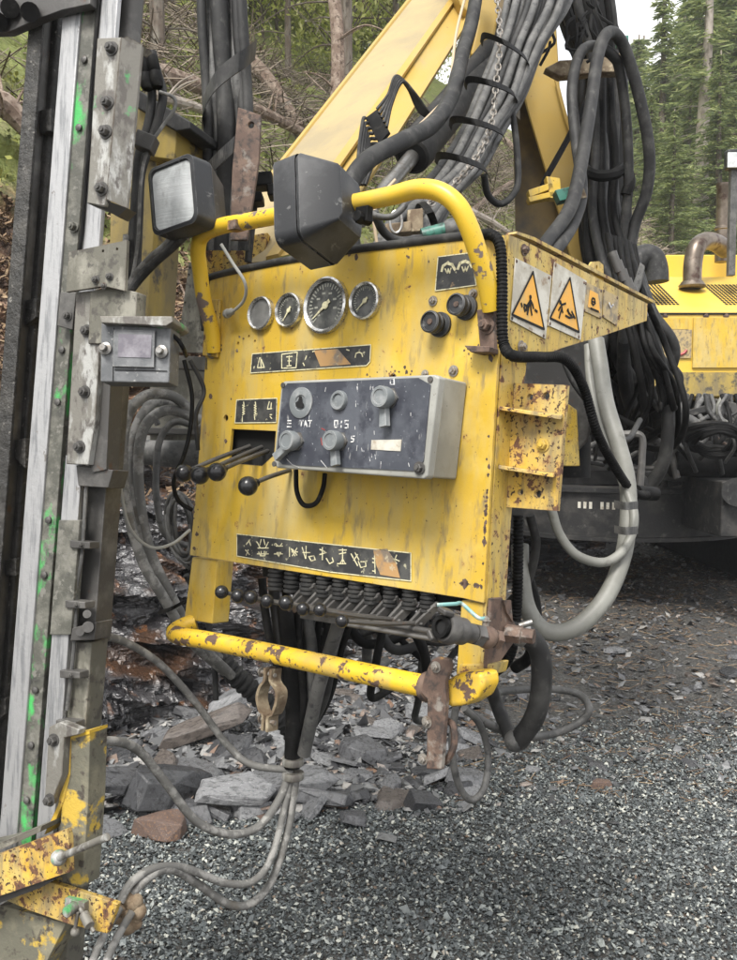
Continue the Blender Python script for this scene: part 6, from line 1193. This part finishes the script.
for i in range(84):
    px = rt.uniform(-60, 430); d = rt.uniform(14, 26); x, y = atpx(px, d)
    if px > 380 and d < 18: continue
    z = hz(x, y)-.1; t = thing('leafy_sapling', 'light green leafy sapling in the undergrowth on the hillside', 'sapling', (x, y, z), 'leafy saplings on the hillside'); s = rt.uniform(.6, 1.25); t.scale = (s, s, s); t.rotation_euler = (0, 0, rt.uniform(0, 6)); k = i % 4
    linkm('crown', LF[k][0], parent=t); linkm('stem', LF[k][1], parent=t)
for i in range(13):
    px = rt.uniform(-80, 430); d = rt.uniform(32, 46); x, y = atpx(px, d); spruce(x, y, rt.uniform(9, 15), rt.choice((0, 1, 2, 3)), 'spruce standing in the woods on the left hillside', 'spruces in the woods on the left hillside', rz=rt.uniform(0, 6))
# ferns and low green on the slope
C_ = []; rq = np.random.default_rng(77)
while len(C_) < 110000:
    d, s = rq.uniform(dA-2, dB+1), rq.uniform(4.6, 20); q = bank_pt(d, s); 
    if noise.noise(q*.45+V((4, 0, 0))) > -.05:
        h = rq.uniform(.15, .6)
        for k in range(16): C_.append((q.x+rq.normal(0, .16), q.y+rq.normal(0, .16), q.z+rq.uniform(0, h)))
C_ = np.array(C_); tag(linkm('undergrowth', leaves('undergrowth', C_, rq.uniform(.02, .05, len(C_)), 'leaf', 78)), kind='stuff', label='low light green undergrowth covering the forest slope', cat='undergrowth')
# ================================================================ light
w = bpy.data.worlds.new('World'); SC.world = w; w.use_nodes = True; nt = w.node_tree
sky = nt.nodes.new('ShaderNodeTexSky'); sky.sky_type = 'NISHITA'; sky.sun_disc = False
EL, AZ = math.radians(52), math.radians(205)     # azimuth from +Y clockwise: behind the camera, to its left
sky.sun_elevation = EL; sky.sun_rotation = AZ; sky.dust_density = 5; sky.air_density = 1.0; sky.ozone_density = .6
bg = nt.nodes['Background']; bg.inputs[1].default_value = .125
hs = nt.nodes.new('ShaderNodeHueSaturation'); hs.inputs['Saturation'].default_value = .55; nt.links.new(sky.outputs[0], hs.inputs['Color'])
tcw = nt.nodes.new('ShaderNodeTexCoord'); nz = nt.nodes.new('ShaderNodeTexNoise'); nz.inputs['Scale'].default_value = 3; nz.inputs['Detail'].default_value = 6; nt.links.new(tcw.outputs['Generated'], nz.inputs['Vector'])
mrw = nt.nodes.new('ShaderNodeMapRange'); mrw.inputs['From Min'].default_value = .32; mrw.inputs['From Max'].default_value = .50; nt.links.new(nz.outputs['Fac'], mrw.inputs['Value'])
mxw = nt.nodes.new('ShaderNodeMix'); mxw.data_type = 'RGBA'; nt.links.new(mrw.outputs[0], mxw.inputs['Factor']); nt.links.new(hs.outputs[0], mxw.inputs[6]); mxw.inputs[7].default_value = (7.0, 7.0, 7.1, 1); nt.links.new(mxw.outputs[2], bg.inputs[0])
sd = bpy.data.lights.new('sun', 'SUN'); sd.energy = 2.6; sd.angle = math.radians(20); sd.color = (1, .97, .92); so = bpy.data.objects.new('sun', sd); COL.objects.link(so)
sv = V((math.sin(AZ)*math.cos(EL), math.cos(AZ)*math.cos(EL), math.sin(EL))); so.rotation_euler = sv.to_track_quat('Z', 'Y').to_euler()
vs_ = SC.view_settings; vs_.view_transform = 'Standard'; vs_.look = 'None'; vs_.gamma = 1; vs_.exposure = 0.98; vs_.use_curve_mapping = False
hz_me = MB().box(V((0, 30, 24)), V((75, 0, 0)), V((0, 62, 0)), V((0, 0, 26)))
hm = bpy.data.materials.new('thin_haze'); hm.use_nodes = True; hn = hm.node_tree; hn.nodes.remove(hn.nodes['Principled BSDF'])
pv = hn.nodes.new('ShaderNodeVolumePrincipled'); pv.inputs['Color'].default_value = (.93, .96, 1, 1); pv.inputs['Density'].default_value = .0015; hn.links.new(pv.outputs[0], hn.nodes['Material Output'].inputs['Volume'])
tag(solo('haze', hz_me, hm, 'thin pale haze filling the air between the machine and the far trees', 'haze'), kind='stuff')
SC.cycles.volume_bounces = 1
SC.cycles.max_bounces = 7; SC.cycles.transparent_max_bounces = 4
